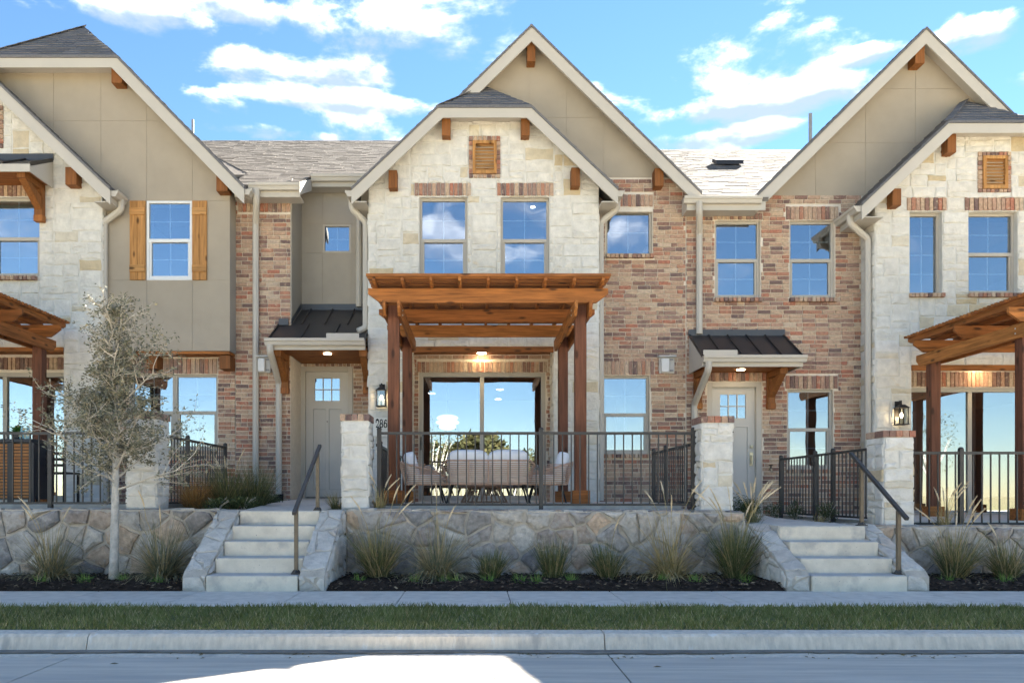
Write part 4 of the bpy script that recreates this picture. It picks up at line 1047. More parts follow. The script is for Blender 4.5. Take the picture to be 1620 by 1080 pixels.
# awning over the right door
rx0, rx1, rYf = 3.99, 5.765, 13.34; rzf = Z(563, rYf); rzw = Z(531, PB)
ra = metal_awning(h, rx0, rx1, rYf, PB - .03, rzf, rzw, 5)
gutter_x(ra, rx0 + .0, rx1 + .03, rYf, rzf); MB().box(rx0 + .021, rx1, rYf + .001, rYf + .03, rzf - .185, rzf - .037).build('fascia', 'trim', ra)
MB().prism([(rx0, rYf + .001, rzf - .185), (rx0, PB - .03, rzf - .185), (rx0, PB - .03, rzw - .04), (rx0, rYf + .001, rzf - .04)], (.02, 0, 0)).build('fascia', 'trim', ra)
MB().prism([(rx1 - .02, rYf + .031, rzf - .185), (rx1 - .02, PB - .03, rzf - .185), (rx1 - .02, PB - .03, rzw - .04), (rx1 - .02, rYf + .031, rzf - .04)], (.02, 0, 0)).build('fascia', 'trim', ra)
MB().box(rx0 + .022, rx1 - .022, rYf + .031, PB - .03, rzf - .16, rzf - .13).build('awning_ceiling', 'cedar_x', ra)
MB().tube([(4.83, 13.8, rzf - .16), (4.83, 13.8, rzf - .172)], .07, 14).build('awning_light', 'awning_glow', ra)
MB().box(X(1112, 13.25), X(1166, 13.25), rYf - .118, rYf - .113, rzf + .001, rzf + .085).build('splash_guard', 'trim', ra)
bracket(h, 4.08, 4.22, PB, .66, rzf - .165, Z(638, PB), ra); bracket(h, 5.44, 5.58, PB, .66, rzf - .165, Z(638, PB), ra)
zeR = 5.66 - .24
mrr, zrR = main_roof(h, [(3.945, 5.35, 13.85), (5.35, 13.5, 14.9)], 19.9, zeR, 3.945, 13.5, [[(3.945, 13.85), (5.35, 13.85), (8.9, 19.9), (3.945, 19.9)]], 53)
gutter_x(h, X(1083, 13.73), X(1207, 13.73), 13.85, zeR); MB().box(3.86, 5.3, 13.851, 13.88, zeR - .22, zeR - .06).build('fascia', 'trim', h)
MB().box(3.88, 5.2, 13.881, PB - .006, zeR - .21, zeR - .19).build('soffit', 'trim', h)
MB().prism([(3.86, 13.881, zeR - .22), (3.86, 14.2, zeR - .22), (3.86, 14.2, zeR + .1), (3.86, 13.881, zeR - .03)], (.02, 0, 0)).build('fascia', 'trim', h)
spout(h, [(X(1106, 13.79), 13.78, zeR - .1), (X(1106, 13.79), 13.78, zeR - .28), (X(1104.5, PB), PB - .07, zeR - .55), (X(1104.5, PB), PB - .07, rzw + .02)])
lt = XcR - half - .05
spout(h, [(lt, 13.72, ZeR - .1), (lt, 13.72, ZeR - .25), (7.15, 13.82, ZeR - .5), (7.15, 13.82, -.35)])
spout(h, [(rx0 + .09, rYf - .06, rzf - .11), (rx0 + .09, rYf - .06, rzf - .25), (X(1097, PB), PB - .07, rzf - .75), (X(1097, PB), PB - .07, -.3)])
shell(h, 3.95, 13.4, -.4, zrR, 19.9, [])
MB().tube([(X(1282, 19.3), 19.3, zeR + .6 * 5.45 - .1), (X(1282, 19.3), 19.3, Z(180, 19.3))], .045, 8).build('vent_pipe', 'pipe', h)
vy = 17.4; vz = zeR + .6 * (vy - 13.85)
MB().prism([(X(1133, vy), vy - .02, vz + .03), (X(1176, vy), vy - .02, vz + .03), (X(1176, vy), vy + .3, vz + .2), (X(1133, vy), vy + .3, vz + .2)], (0, 0, .1)).build('roof_vent', 'metal_roof', h)
MB().box(11.3, 13.4, 14.0, 14.2, -.6, 5.2).build('side_wall', 'stucco', h)

# ------------------------------------------------------------------ pergolas
def make_pergola():
    P = thing('pergola', 'stained timber pergola over the wicker seating of the middle patio', 'pergola', (.17, 11.9, -.12), 'timber pergolas over the front patios')
    for px, py in ((-1.165, 10.85), (1.5, 10.85), (-1.165, 13.0), (1.5, 13.0)):
        p = box('post', 'redwood_z', P, px - .08, px + .08, py - .08, py + .08, -.12, 2.695, bevel=.006)
        b = MB()
        for s in (-1, 1):
            b.box(px - .125, px + .125, py + s * .105 - .02, py + s * .105 + .02, -.12, .07)
            b.box(px + s * .105 - .02, px + s * .105 + .02, py - .085, py + .085, -.12, .068)
        b.build('post_base', 'cedar_x', P, bevel=.005)
    for y in (10.70, 11.9, 13.0):                                        # cross beams with sloped lower corners
        for dy in ((-.03, .02),) if y > 10.8 else ((-.03, .02),):
            MB().xz([(-1.51, 2.91), (1.87, 2.91), (1.87, 2.83), (1.70, 2.705), (-1.34, 2.705), (-1.51, 2.83)], y + dy[0], y + dy[1]).build('beam', 'cedar_x', P, bevel=.005)
    for px in (-1.165, 1.5):                                             # paired side plates
        for s in (-1, 1):
            xa = px + s * .081; xb = px + s * .124
            MB().yz([(10.5, 2.70), (13.3, 2.70), (13.3, 2.60), (13.2, 2.50), (10.6, 2.50), (10.5, 2.60)], min(xa, xb), max(xa, xb)).build('side_plate', 'cedar_y', P, bevel=.005)
    for i in range(9):
        x = -1.40 + (1.76 + 1.40) * i / 8
        MB().yz([(10.42, 3.0), (13.32, 3.0), (13.32, 2.95), (13.25, 2.912), (10.5, 2.912), (10.42, 2.95)], x - .022, x + .022).build('rafter', 'cedar_y', P, bevel=.004)
    n = 33; r = random.Random(5)
    for i in range(n):
        y = 10.42 + (13.28 - 10.42) * i / (n - 1); e = r.uniform(-.006, .006)
        MB().box(-1.5 + e, 1.86 + e, y - .021, y + .021, 3.001, 3.038).build('slat', 'cedar_x', P)
    b = MB()
    for px in (-1.165, 1.5):
        for s in (-1, 1):
            for z in (2.57, 2.64): b.tube([(px + s * .123, 10.85, z), (px + s * .131, 10.85, z)], .012, 8)
    b.build('bolt', 'meter_grey', P)
    return P
PG0 = make_pergola()
q = copy_tree(PG0, (-8.97, 0, 0)); q['label'] = 'stained timber pergola beside the small pale-twigged tree, over a slatted cabinet'
q = copy_tree(PG0, (9.015, 0, -.26)); q['label'] = 'stained timber pergola beyond the stone pillar with a wall lantern, over an empty patio'

# ------------------------------------------------------------------ railings
def railing(label, p0, p1, ztop, zbot, posts, mat='iron', group='dark metal railings', picks=.1143, skip_end=False, mat_post=None, gate=None):
    """straight railing from p0 to p1 (x,y); posts: fractions"""
    A = Vector((p0[0], p0[1], 0)); B = Vector((p1[0], p1[1], 0)); L = (B - A).length; u = (B - A) / L
    R = thing('railing', label, 'railing', ((A.x + B.x) / 2, (A.y + B.y) / 2, zbot - .06), group)
    for f in posts:
        c = A + u * L * f
        pb = MB().box(c.x - .027, c.x + .027, c.y - .027, c.y + .027, zbot - .08, ztop + .05)
        pb.lathe(c.x, c.y, [(.034, ztop + .048), (.036, ztop + .056), (.026, ztop + .072), (.01, ztop + .08)], 10)
        pb.build('post', mat_post or mat, R)
    MB().bar((A.x, A.y, ztop), (B.x, B.y, ztop), .036, .036).build('top_rail', mat, R)
    MB().bar((A.x, A.y, zbot + .02), (B.x, B.y, zbot + .02), .034, .03).build('bottom_rail', mat, R)
    n = int(L / picks)
    me = None
    for i in range(1, n):
        t = L * i / n
        if any(abs(t - L * f) < .05 for f in posts): continue
        c = A + u * t
        if me is None:
            o = MB().box(c.x - .008, c.x + .008, c.y - .008, c.y + .008, zbot + .034, ztop - .017); o.v = [(x - c.x, y - c.y, z) for x, y, z in o.v]
            k = bpy.data.meshes.new('picket'); b = WP[R.name]; k.from_pydata([(x, y, z + EZ - b.z) for x, y, z in o.v], [], o.f); k.materials.append(M[mat]); me = k
        o = bpy.data.objects.new('picket', me); COL.objects.link(o); o.parent = R; b = WP[R.name]; o.location = (c.x - b.x, c.y - b.y, 0)
    if gate:
        c = A + u * L * gate; MB().box(c.x - .06, c.x - .025, c.y - .05, c.y + .05, ztop - .17, ztop - .1).build('gate_latch', 'lantern_metal', R)
    return R
FY = 10.15
railing('long dark railing across the front of the furnished middle patio', (-1.286, FY), (2.918, FY), .828, -.145, [0, .515, 1])
railing('short dark railing running back from the pillar at the brick side of the middle patio', (2.9, 10.28), (2.9, 12.34), .68, -.12, [.62, 1])
railing('dark railing running back to the stone wall beside the lantern and house number', (-1.33, 10.28), (-1.33, 13.6), .68, -.12, [.1, .55])
railing('dark railing in front of the slatted cabinet and small tree', (-9.0, FY), (-4.55, FY), .828, -.125, [.28, .745])
railing('dark railing beside the shrubs under the double ground-floor window', (-4.4, 10.4), (-4.4, 13.4), .84, -.13, [.4, .98])
railing('dark railing before the empty patio beyond the lantern pillar', (5.72, FY), (9.6, FY), .565, -.40, [.0, .20, .72])
railing('dark railing with a latched gate running back along the path to the glazed door', (5.56, 10.45), (5.56, 13.8), .65, -.34, [.40, .585, 1], gate=.585)

# ------------------------------------------------------------------ steps, cheek walls, handrails
def steps(label, x0, x1, n, ztop):
    st_ = thing('steps', label, 'steps', ((x0 + x1) / 2, 9, -1.05), 'concrete entry steps')
    rise = (ztop + 1.05) / n
    for i in range(n):
        y0 = 8.30 + .3 * i; z1 = -1.05 + rise * (i + 1)
        s = MB().box(x0 - .0, x1 + .0, y0 + .0, y0 + .3 if i < n - 1 else y0 + .25, -1.1, z1 - .004).build('step', 'step_concrete', st_, bevel=.012)
        MB().box(x0 + .002, x1 - .002, y0 + .016, y0 + .299 if i < n - 1 else y0 + .24, z1 - .003, z1).build('tread', 'tread_concrete', s)
    return st_
steps('five concrete steps rising to the grey door of house 286', -2.95, -1.95, 5, -.2)
steps('four concrete steps rising to the grey door beside the bushy shrub', 3.69, 4.73, 4, -.376)
def cheek(label, x0, x1, ztop, yb, seed, faces):
    """sloping stone wing wall beside the steps"""
    prof = [(8.34, -1.1), (8.34, -.90), (8.40, -.84), (yb - .12, ztop + .01), (yb, ztop + .02), (yb, -1.1)]
    c = MB().yz(prof, x0 + .01, x1 - .01).build('wing_wall', 'rubble_mortar', None, label=label, cat='wing wall', group='sloping stone wing walls of the steps')
    a = Vector((x0, 8.40, -.84)); b = Vector((x0, yb - .12, ztop + .01)); v = (b - a); L = v.length; v.normalize(); n = Vector((1, 0, 0)).cross(v)
    rubble(c.name, c, Frame(a, (1, 0, 0), v, n), 0, x1 - x0, 0, L, .24, 'cheek_stone', .012, seed, gap=.003)
    rubble(c.name, c, front(8.34), x0, x1, -1.06, -.88, .22, 'cheek_stone', .015, seed + 1, gap=.006)
    sl_ = (ztop + .01 + .84) / (yb - .12 - 8.40)
    if 'l' in faces: rubble(c.name, c, faces_left(x0 + .006), -yb, -8.36, -1.06, ztop, .3, 'cheek_stone', .018, seed + 2, [(sl_, 1, -.86 - sl_ * 8.40)], gap=.008)
    if 'r' in faces: rubble(c.name, c, faces_right(x1 - .006), 8.36, yb, -1.06, ztop, .3, 'cheek_stone', .018, seed + 3, [(-sl_, 1, -.86 - sl_ * 8.40)], gap=.008)
cheek('pale sloping wing wall between the five steps and the wall behind the small tree', -3.23, -2.955, -.2, 9.64, 201, 'r')
cheek('pale sloping wing wall between the five steps and the long planted wall', -1.945, -1.65, -.2, 9.64, 211, 'r')
cheek('pale sloping wing wall between the long planted wall and the four steps', 3.42, 3.685, -.376, 9.64, 221, 'l')
cheek('pale sloping wing wall beside the right-hand handrail of the four steps', 4.735, 5.0, -.376, 9.64, 231, 'l')
def handrail(label, x, pts, y1, z1, y2, z2, top):
    Hh = thing('handrail', label, 'handrail', (x, y1, z1), 'dark handrails on the entry steps')
    MB().bar((x, pts[0][0], pts[0][1]), (x, pts[1][0], pts[1][1]), .045, .04).build('rail', 'iron', Hh, bevel=.006)
    sl_ = (pts[1][1] - pts[0][1]) / (pts[1][0] - pts[0][0])
    for y, z in ((y1, z1), (y2, z2)):
        zt = pts[0][1] + sl_ * (y - pts[0][0]) - .02
        p = MB().box(x - .02, x + .02, y - .02, y + .02, z, zt).build('post', 'iron_bronze', Hh)
        MB().prism([(x - .05, y - .05, z + .004), (x + .05, y - .05, z + .004), (x + .05, y + .05, z + .004), (x - .05, y + .05, z + .004)], (0, 0, .012)).lathe(x, y, [(.055, z + .016), (.03, z + .05)], 4).build('foot', 'iron', p)
handrail('dark sloping handrail on the five steps to the door of house 286', -2.0, ((8.36, -.205), (9.76, .64)), 8.47, -.88, 9.62, -.2, 0)
handrail('dark sloping handrail on the four steps, in front of the lantern pillar', 4.725, ((8.3, -.26), (9.55, .53)), 8.47, -.88, 9.28, -.375, 0)

def retaining(label, x0, x1, zt0, zt1, seed, cell=.29):
    w = MB().xz([(x0, -1.12), (x1, -1.12), (x1, zt1), (x0, zt0)], 9.63, 9.96).build('retaining_wall', 'rubble_mortar', None, label=label, cat='wall', group='grey field-stone retaining walls')
    k = (zt1 - zt0) / (x1 - x0)
    rubble(w.name, w, front(9.63), x0, x1, -1.1, max(zt0, zt1), cell, 'rubble', .042, seed, [(-k, 1, zt0 - k * x0)], gap=.007)
    rubble(w.name, w, Frame((0, 9.63, max(zt0, zt1)), (1, 0, k), (0, 1, 0), (0, 0, 1)), x0, x1, 0, .32, .34, 'rubble', .012, seed + 1)
    return w
retaining('field-stone retaining wall behind the small pale-twigged tree', -9.5, -3.235, -.185, -.185, 301)
retaining('long field-stone retaining wall under the middle patio, ornamental grasses in front', -1.645, 3.415, -.19, -.22, 311)
retaining('field-stone retaining wall beyond the four steps under the empty patio', 5.005, 9.6, -.40, -.40, 321)

# ------------------------------------------------------------------ pillars
def pillar(label, x0, x1, zb, zt, y0=9.86, seed=0, y1=None):
    y1 = y1 or y0 + .4
    p = thing('pillar', label, 'pillar', ((x0 + x1) / 2, (y0 + y1) / 2, zb), 'cream stone pillars')
    zc = zt - .085
    b = MB().box(x0, x1, y0, y1, zb - .03, zc).build('core', 'stone_mortar', p)
    for f, a0, a1 in ((front(y0), x0, x1), (faces_left(x0), -y1, -y0), (faces_right(x1), y0, y1)):
        ashlar(p.name, b, f, a0 - .006, a1 + .006, zb, zc, cell=(.11, .085), depth=.02, seed=seed + int(a0 * 10), gap=.004)
    MB().box(x0, x1, y0, y1, zc, zt - .012).build('cap_core', 'mortar', p)
    n = 5; w = (x1 - x0 + .05) / n
    for i in range(n):
        for k in range(2):
            box('cap_brick', 'brick', p, x0 - .025 + i * w + .005, x0 - .025 + (i + 1) * w - .005, (y0 - .025) + k * ((y1 - y0) / 2 + .03), (y0 - .025) + k * ((y1 - y0) / 2 + .03) + (y1 - y0) / 2 + .015, zc + .002, zt)
    return p
pillar('stone pillar with a brick cap partly hiding house number 286', -1.735, -1.395, -.19, Z(655, 9.86), seed=1)
pillar('stone pillar with a brick cap at the brick-side corner of the middle patio railing', 2.95, 3.34, -.23, Z(658, 9.86), seed=2)
pillar('stone pillar with a brick cap half hidden by the small tree', -4.53, -4.15, -.19, Z(652, 9.86), seed=3)
pillar('stone pillar with a brick cap below the lit lantern beside the four steps', 5.31, 5.69, -.41, Z(681, 9.86), seed=4)

# ------------------------------------------------------------------ wall fittings
def lantern(label, x, y, zc, hgt):
    k = hgt / .42
    L = thing('wall_lantern', label, 'lantern', (x, y, zc - .2 * k), 'lit black wall lanterns')
    def b(n, m, x0, x1, y0, y1, z0, z1, par=L): return MB().box(x + x0 * k, x + x1 * k, y + y0 * k, y + y1 * k, zc + z0 * k, zc + z1 * k).build(n, m, par)
    b('back_plate', 'lantern_metal', -.05, .05, -.025, 0, -.06, .2)
    MB().tube([(x, y - .02 * k, zc + .12 * k), (x, y - .06 * k, zc + .20 * k), (x, y - .11 * k, zc + .20 * k), (x, y - .12 * k, zc + .13 * k)], .012 * k, 8).build('arm', 'lantern_metal', L)
    MB().add([(x + a * k, y + (-.12 + c) * k, zc + z * k) for a, c, z in ((-.1, -.1, .07), (.1, -.1, .07), (.1, .1, .07), (-.1, .1, .07), (-.04, -.04, .13), (.04, -.04, .13), (.04, .04, .13), (-.04, .04, .13))],
             [(3, 2, 1, 0), (4, 5, 6, 7), (0, 1, 5, 4), (1, 2, 6, 5), (2, 3, 7, 6), (3, 0, 4, 7)]).build('hood', 'lantern_metal', L)
    cage = MB()
    for sx in (-1, 1):
        for sy in (-1, 1): cage.box(x + (sx * .075 - .008) * k, x + (sx * .075 + .008) * k, y + (-.12 + sy * .075 - .008) * k, y + (-.12 + sy * .075 + .008) * k, zc - .2 * k, zc + .07 * k)
    cage.box(x - .09 * k, x + .09 * k, y - .21 * k, y - .03 * k, zc - .215 * k, zc - .2 * k)
    cage.build('cage', 'lantern_metal', L)
    g = b('lantern_pane', 'lantern_glass', -.068, .068, -.192, -.19, -.195, .065)
    MB().ellipsoid((x, y - .12 * k, zc - .05 * k), (.022 * k, .022 * k, .045 * k), 10, 8).build('bulb', 'bulb', L, smooth=True)
    MB().tube([(x, y - .12 * k, zc - .2 * k), (x, y - .12 * k, zc - .09 * k)], .014 * k, 8).build('socket', 'plume', L)
lantern('lit black wall lantern above house number 286', X(605, PS), PS - .018, Z(624, PS - .15), .42)
lantern('lit black wall lantern above a stone pillar beside the empty patio', X(1419, PS), PS - .018, Z(652, PS - .15), .44)
pl = thing('house_number_plaque', 'pale stone plaque with black house number 286 on the cream wall', 'house number', (X(600, PS), PS - .02, Z(690, PS)))
box('plate', 'plaque', pl, X(585, PS), X(613.5, PS), PS - .045, PS - .02, Z(690, PS), Z(660.5, PS), bevel=.004)
# serif numerals drawn as closed outlines
def numeral(ch, x0, z0, w, hgt, y):
    def arc(cx, cz, rx, rz, a0, a1, n=20): return [(cx + rx * math.cos(math.radians(a0 + (a1 - a0) * i / n)), cz + rz * math.sin(math.radians(a0 + (a1 - a0) * i / n))) for i in range(n + 1)]
    m = MB()
    def strip(c, ws):
        for i in range(len(c) - 1):
            (xa, za), (xb, zb) = c[i], c[i + 1]; dx_, dz_ = xb - xa, zb - za; L = math.hypot(dx_, dz_) or 1
            nx, nz = -dz_ / L, dx_ / L; t0, t1 = ws[i] / 2, ws[i + 1] / 2; e = .012
            xa -= dx_ / L * e; za -= dz_ / L * e; xb += dx_ / L * e; zb += dz_ / L * e
            P_ = [(xa + nx * t0, za + nz * t0), (xb + nx * t1, zb + nz * t1), (xb - nx * t1, zb - nz * t1), (xa - nx * t0, za - nz * t0)]
            m.xz([(x0 + w * px_, z0 + hgt * pz_) for px_, pz_ in P_], y - .006 - .00001 * i, y)
    if ch == '2':
        c = arc(.5, .70, .36, .27, 200, -20) + [(.72, .44), (.5, .25), (.2, .08)]; strip(c, [.10 + .16 * max(0, math.sin(i / len(c) * math.pi * 1.3 - .4)) for i in range(len(c))])
        strip([(.14, .06), (.86, .06)], [.13, .13]); strip([(.86, .06), (.9, .26)], [.1, .06]); strip(arc(.2, .68, .06, .05, 0, 360, 10), [.12] * 11)
    if ch == '8':
        c = arc(.5, .73, .29, .235, 0, 360, 24); strip(c, [.10 + .10 * abs(math.cos(math.radians(360 * i / 24))) for i in range(25)])
        c = arc(.5, .26, .36, .235, 0, 360, 24); strip(c, [.10 + .15 * abs(math.cos(math.radians(360 * i / 24))) for i in range(25)])
    if ch == '6':
        c = arc(.5, .30, .34, .275, 0, 360, 24); strip(c, [.09 + .16 * abs(math.cos(math.radians(360 * i / 24))) for i in range(25)])
        c = [(.17, .33), (.2, .55), (.32, .78), (.52, .92), (.72, .97)]; strip(c, [.22, .22, .18, .13, .08]); strip(arc(.74, .84, .05, .05, 0, 360, 10), [.12] * 11)
    return m
for i, ch in enumerate('286'):
    numeral(ch, X(594.4 + 6.4 * i, PS), Z(676.5, PS), 6.0 / F * PS, 13 / F * PS, PS - .0452).build('numeral', 'black_ink', pl)
tc = bpy.data.curves.new('street_name', 'FONT'); tc.body = 'MONDS'; tc.size = .052; tc.extrude = .0015; tc.space_character = 1.05
tc.materials.append(M['meter_grey'])
tmp = bpy.data.objects.new('tmp', tc); COL.objects.link(tmp); bpy.context.view_layer.update()
tm = bpy.data.meshes.new_from_object(tmp.evaluated_get(bpy.context.evaluated_depsgraph_get())); bpy.data.objects.remove(tmp)
to = bpy.data.objects.new('street_name', tm); COL.objects.link(to); to.parent = pl; b = WP[pl.name]
to.rotation_euler = (math.pi / 2, 0, 0); to.location = Vector((X(597.5, PS), PS - .047, Z(681.5, PS) + EZ)) - b
def meter(label, px0, px1, py0, py1, group='utility boxes'):
    y = PB - .02; x0, x1, z0, z1 = X(px0, y), X(px1, y), Z(py1, y), Z(py0, y)
    t = thing('utility_box', label, 'utility box', ((x0 + x1) / 2, y, z0), group)
    w = x1 - x0; hh = z1 - z0
    box('case', 'meter_grey', t, x0, x1, y - .05, y + .0, z0, z1, bevel=.006)
    box('cover', 'meter_white', t, x0 + w * .1, x0 + w * .62, y - .11, y - .0505, z0 + hh * .05, z1 - hh * .08, bevel=.012)
    box('rain_hood', 'meter_grey', t, x0 - .02, x1 + .02, y - .12, y + .0, z1 + .001, z1 + .03)
    for zz in (z0 + hh * .12, z0 + hh * .8): box('clip', 'pipe', t, x0 + w * .68, x1 - w * .1, y - .07, y - .0505, zz, zz + .03)
meter('grey and white utility box on brick beside the awning of house 286', 408.5, 429, 566, 590)
meter('grey and white utility box on brick between the middle patio and the glazed door', 1042, 1066, 566, 591)
hb = thing('hose_tap', 'small brass hose tap on the brick beside the glazed door', 'tap', (X(1217, PB), PB - .05, Z(745, PB)))
MB().tube([(X(1217, PB), PB - .02, Z(742, PB)), (X(1217, PB), PB - .1, Z(742, PB)), (X(1217, PB), PB - .13, Z(747, PB))], .018, 8).build('spout', 'brass', hb)
MB().tube([(X(1217, PB), PB - .08, Z(742, PB)), (X(1217, PB), PB - .08, Z(736, PB))], .012, 8).tube([(X(1217, PB), PB - .08, Z(736, PB)), (X(1217, PB), PB - .08, Z(735, PB))], .04, 10).build('knob', 'black_rubber', hb)
# pendant lamp in the living room
pd = thing('pendant_lamp', 'white stacked pendant lamp glowing behind the middle patio door', 'lamp', (X(708, 17.2), 17.2, Z(683, 17.2)))
cx, cz = X(708, 17.2), Z(668, 17.2)
for dz, rr in ((.10, .25), (0, .27), (-.10, .20)):
    MB().ellipsoid((cx, 17.2, cz + dz), (rr, rr, .075), 20, 8).build('shade', 'pendant_glow', pd, smooth=True)
MB().tube([(cx, 17.2, cz + .17), (cx, 17.2, 2.55)], .01, 6).build('cord', 'black_leg', pd)

# ------------------------------------------------------------------ patio furniture
FZ = -.12
def seat(name, label, cat, cx, cy, w, d, rz, cushions, group=None):
    """rope lounge seat built at the origin, back towards -y; hoop frame, rope slats, cushions, splayed legs"""
    T = thing(name, label, cat, (cx, cy, FZ), group); base = WP[T.name]
    def B(mb, n, m, par=T, **k):
        mb.v = [(x + cx, y + cy, z + FZ) for x, y, z in mb.v]; return mb.build(n, m, par, **k)
    zs, za, zb = .29, .50, .63; r = .014
    hw = w / 2
    # hoop: up the front of one arm, round the back, down the other arm
    path = []
    for s in (-1, 1):
        arm = [(s * (hw - .06), d / 2 - .02, zs), (s * (hw - .03), d / 2 - .03, zs + .12), (s * (hw - .01), d / 2 - .12, za - .06), (s * hw, d / 2 - .25, za), (s * (hw + .01), 0, za + .02), (s * (hw + .015), -d / 2 + .12, zb - .06), (s * (hw - .06), -d / 2 - .06, zb)]
        path += arm if s < 0 else arm[::-1]
    B(MB().tube(path, r, 8), 'hoop', 'rope', smooth=True)
    low = [(-hw + .06, d / 2 - .02, zs), (-hw + .08, -d / 2 + .04, zs), (hw - .08, -d / 2 + .04, zs), (hw - .06, d / 2 - .02, zs), (-hw + .06, d / 2 - .02, zs)]
    B(MB().tube(low, r, 8), 'seat_frame', 'rope')
    n = 11
    for i in range(1, n):                                                  # rope strands round the back and sides
        t = i / n; z = zs + t * (zb - .01 - zs); zz = lambda y: z
        e = (d / 2 - .06) * (1 - max(0, (t - .55) / .45) * 1.35)
        o = .07 * (1 - t) - .01
        p = [(-hw + o, e, z), (-hw + o - .005, -d / 2 + .10, z), (-hw + o + .06, -d / 2 + .03 - .09 * t, z), (hw - o - .06, -d / 2 + .03 - .09 * t, z), (hw - o + .005, -d / 2 + .10, z), (hw - o, e, z)]
        B(MB().tube(p, .0075, 6), 'strand', 'rope')
    k = 2 * cushions + 1
    for i in range(k):
        x = -hw + .1 + (w - .2) * i / (k - 1)
        B(MB().tube([(x, -d / 2 + .025, zs), (x, -d / 2 - .062, zb)], .012, 6), 'upright', 'rope')
    for sx in (-1, 1):
        for sy in (-1, 1):
            B(MB().tube([(sx * (hw - .14), sy * (d / 2 - .12), zs - .01), (sx * (hw - .06), sy * (d / 2 - .04), 0.0)], [.017, .011], 8), 'leg', 'black_leg')
    cw = (w - .16) / cushions
    for i in range(cushions):
        x = -hw + .08 + cw * (i + .5)
        B(MB().ellipsoid((x, .02, zs + .075), (cw * .53, (d - .1) * .53, .085), 20, 10, .45), 'seat_cushion', 'cushion', smooth=True)
        m = MB().ellipsoid((0, 0, 0), (cw * .52, .10, .225), 20, 10, .5)
        ca, sa = math.cos(.22), math.sin(.22); m.v = [(px_ + x, (py_ * ca - pz_ * sa) - d / 2 + .12, py_ * sa + pz_ * ca + zs + .285) for px_, py_, pz_ in m.v]
        B(m, 'back_cushion', 'cushion', smooth=True)
    T.rotation_euler[2] = rz
    return T
seat('patio_sofa', 'two-seat blush rope sofa with white cushions, its back to the front railing', 'sofa', X(772, 11.5), 11.55, 1.36, .72, 0, 2)
seat('patio_armchair', 'blush rope armchair with white cushions beside the sofa, before the lantern-side posts', 'armchair', X(673, 11.9), 11.95, .62, .68, -math.pi / 2 + .12, 1, 'rope armchairs flanking the sofa')
seat('patio_armchair', 'blush rope armchair with white cushions beside the sofa, before the brick-side posts', 'armchair', X(866, 11.9), 11.95, .62, .68, math.pi / 2 - .12, 1, 'rope armchairs flanking the sofa')
ct = thing('coffee_table', 'low drum coffee table of brown rods behind the sofa', 'table', (X(766, 12.5), 12.5, FZ)); cx = X(766, 12.5)
MB().lathe(cx, 12.5, [(.30, FZ + .24), (.31, FZ + .26), (.31, FZ + .275), (.29, FZ + .285)], 24).build('table_top', 'table_rattan', ct)
for i in range(28):
    t = 2 * math.pi * i / 28
    MB().tube([(cx + .26 * math.cos(t), 12.5 + .26 * math.sin(t), FZ + .24), (cx + .38 * math.cos(t + .1), 12.5 + .38 * math.sin(t + .1), FZ + .015)], .008, 5).build('rod', 'table_rattan', ct)
ring = [(cx + .38 * math.cos(2 * math.pi * i / 24), 12.5 + .38 * math.sin(2 * math.pi * i / 24), FZ + .012) for i in range(25)]
MB().tube(ring, .011, 6).build('base_ring', 'table_rattan', ct)
# cabinet on the left patio
kx0, kx1, ky0, ky1 = -8.2, X(50, 11.0), 11.0, 11.6; ktop = Z(694, 11.0)
cb = thing('outdoor_cabinet', 'slatted brown wood cabinet with a black top behind the railing', 'cabinet', ((kx0 + kx1) / 2, 11.3, FZ))
box('cabinet_top', 'black_panel', cb, kx0 - .02, kx1 + .02, ky0 - .03, ky1, ktop - .05, ktop, bevel=.004)
box('carcass', 'black_panel', cb, kx0 + .01, kx1 - .01, ky0 + .04, ky1 - .01, FZ + .06, ktop - .051)
for x in (kx0, X(16, 11.0), kx1): box('stile', 'black_panel', cb, x - .035, x + .035, ky0 - .012, ky0 + .03, FZ, ktop - .052)
n = 17; dz = (ktop - .06 - FZ - .08) / n
for a, b in ((kx0 + .036, X(16, 11.0) - .036), (X(16, 11.0) + .036, kx1 - .036)):
    for i in range(n): box('slat', 'slat_wood', cb, a, b, ky0 + .0, ky0 + .03, FZ + .08 + i * dz, FZ + .08 + (i + .72) * dz)
pp = thing('potted_plant', 'small leafy green plant in a dark pot on the slatted cabinet', 'plant', (X(27, 11.2), 11.2, ktop)); cx = X(27, 11.2)
MB().lathe(cx, 11.2, [(.05, ktop), (.07, ktop + .02), (.075, ktop + .1), (.065, ktop + .1)], 14).build('pot', 'black_panel', pp)
r = random.Random(4); m = MB()
for i in range(46):
    a = r.uniform(0, 6.28); e = r.uniform(.2, 1.3); L = r.uniform(.06, .15); d = Vector((math.cos(a) * math.cos(e), math.sin(a) * math.cos(e), math.sin(e)))
    p = Vector((cx, 11.2, ktop + .1)) + d * r.uniform(.0, .04); s = d.cross(Vector((0, 0, 1))).normalized() * .022; mid = p + d * L * .5 + Vector((0, 0, .01))
    m.add([p, mid + s, p + d * L - Vector((0, 0, .02)), mid - s], [(0, 1, 2, 3)])
m.build('leaves', 'pot_leaf', pp)
for px in (35, 42.5):
    cx = X(px, 11.15)
    MB().lathe(cx, 11.15 + (px - 35) * .004, [(.030, ktop), (.034, ktop + .01), (.034, ktop + .11), (.016, ktop + .15), (.015, ktop + .2), (.019, ktop + .205)], 14).build('bottle', 'bottle_glass', None, True,
        label='blue-green glass bottle on the slatted cabinet, ' + ('next to the potted plant' if px < 40 else 'farther from the potted plant'), cat='bottle', group='glass bottles on the cabinet')
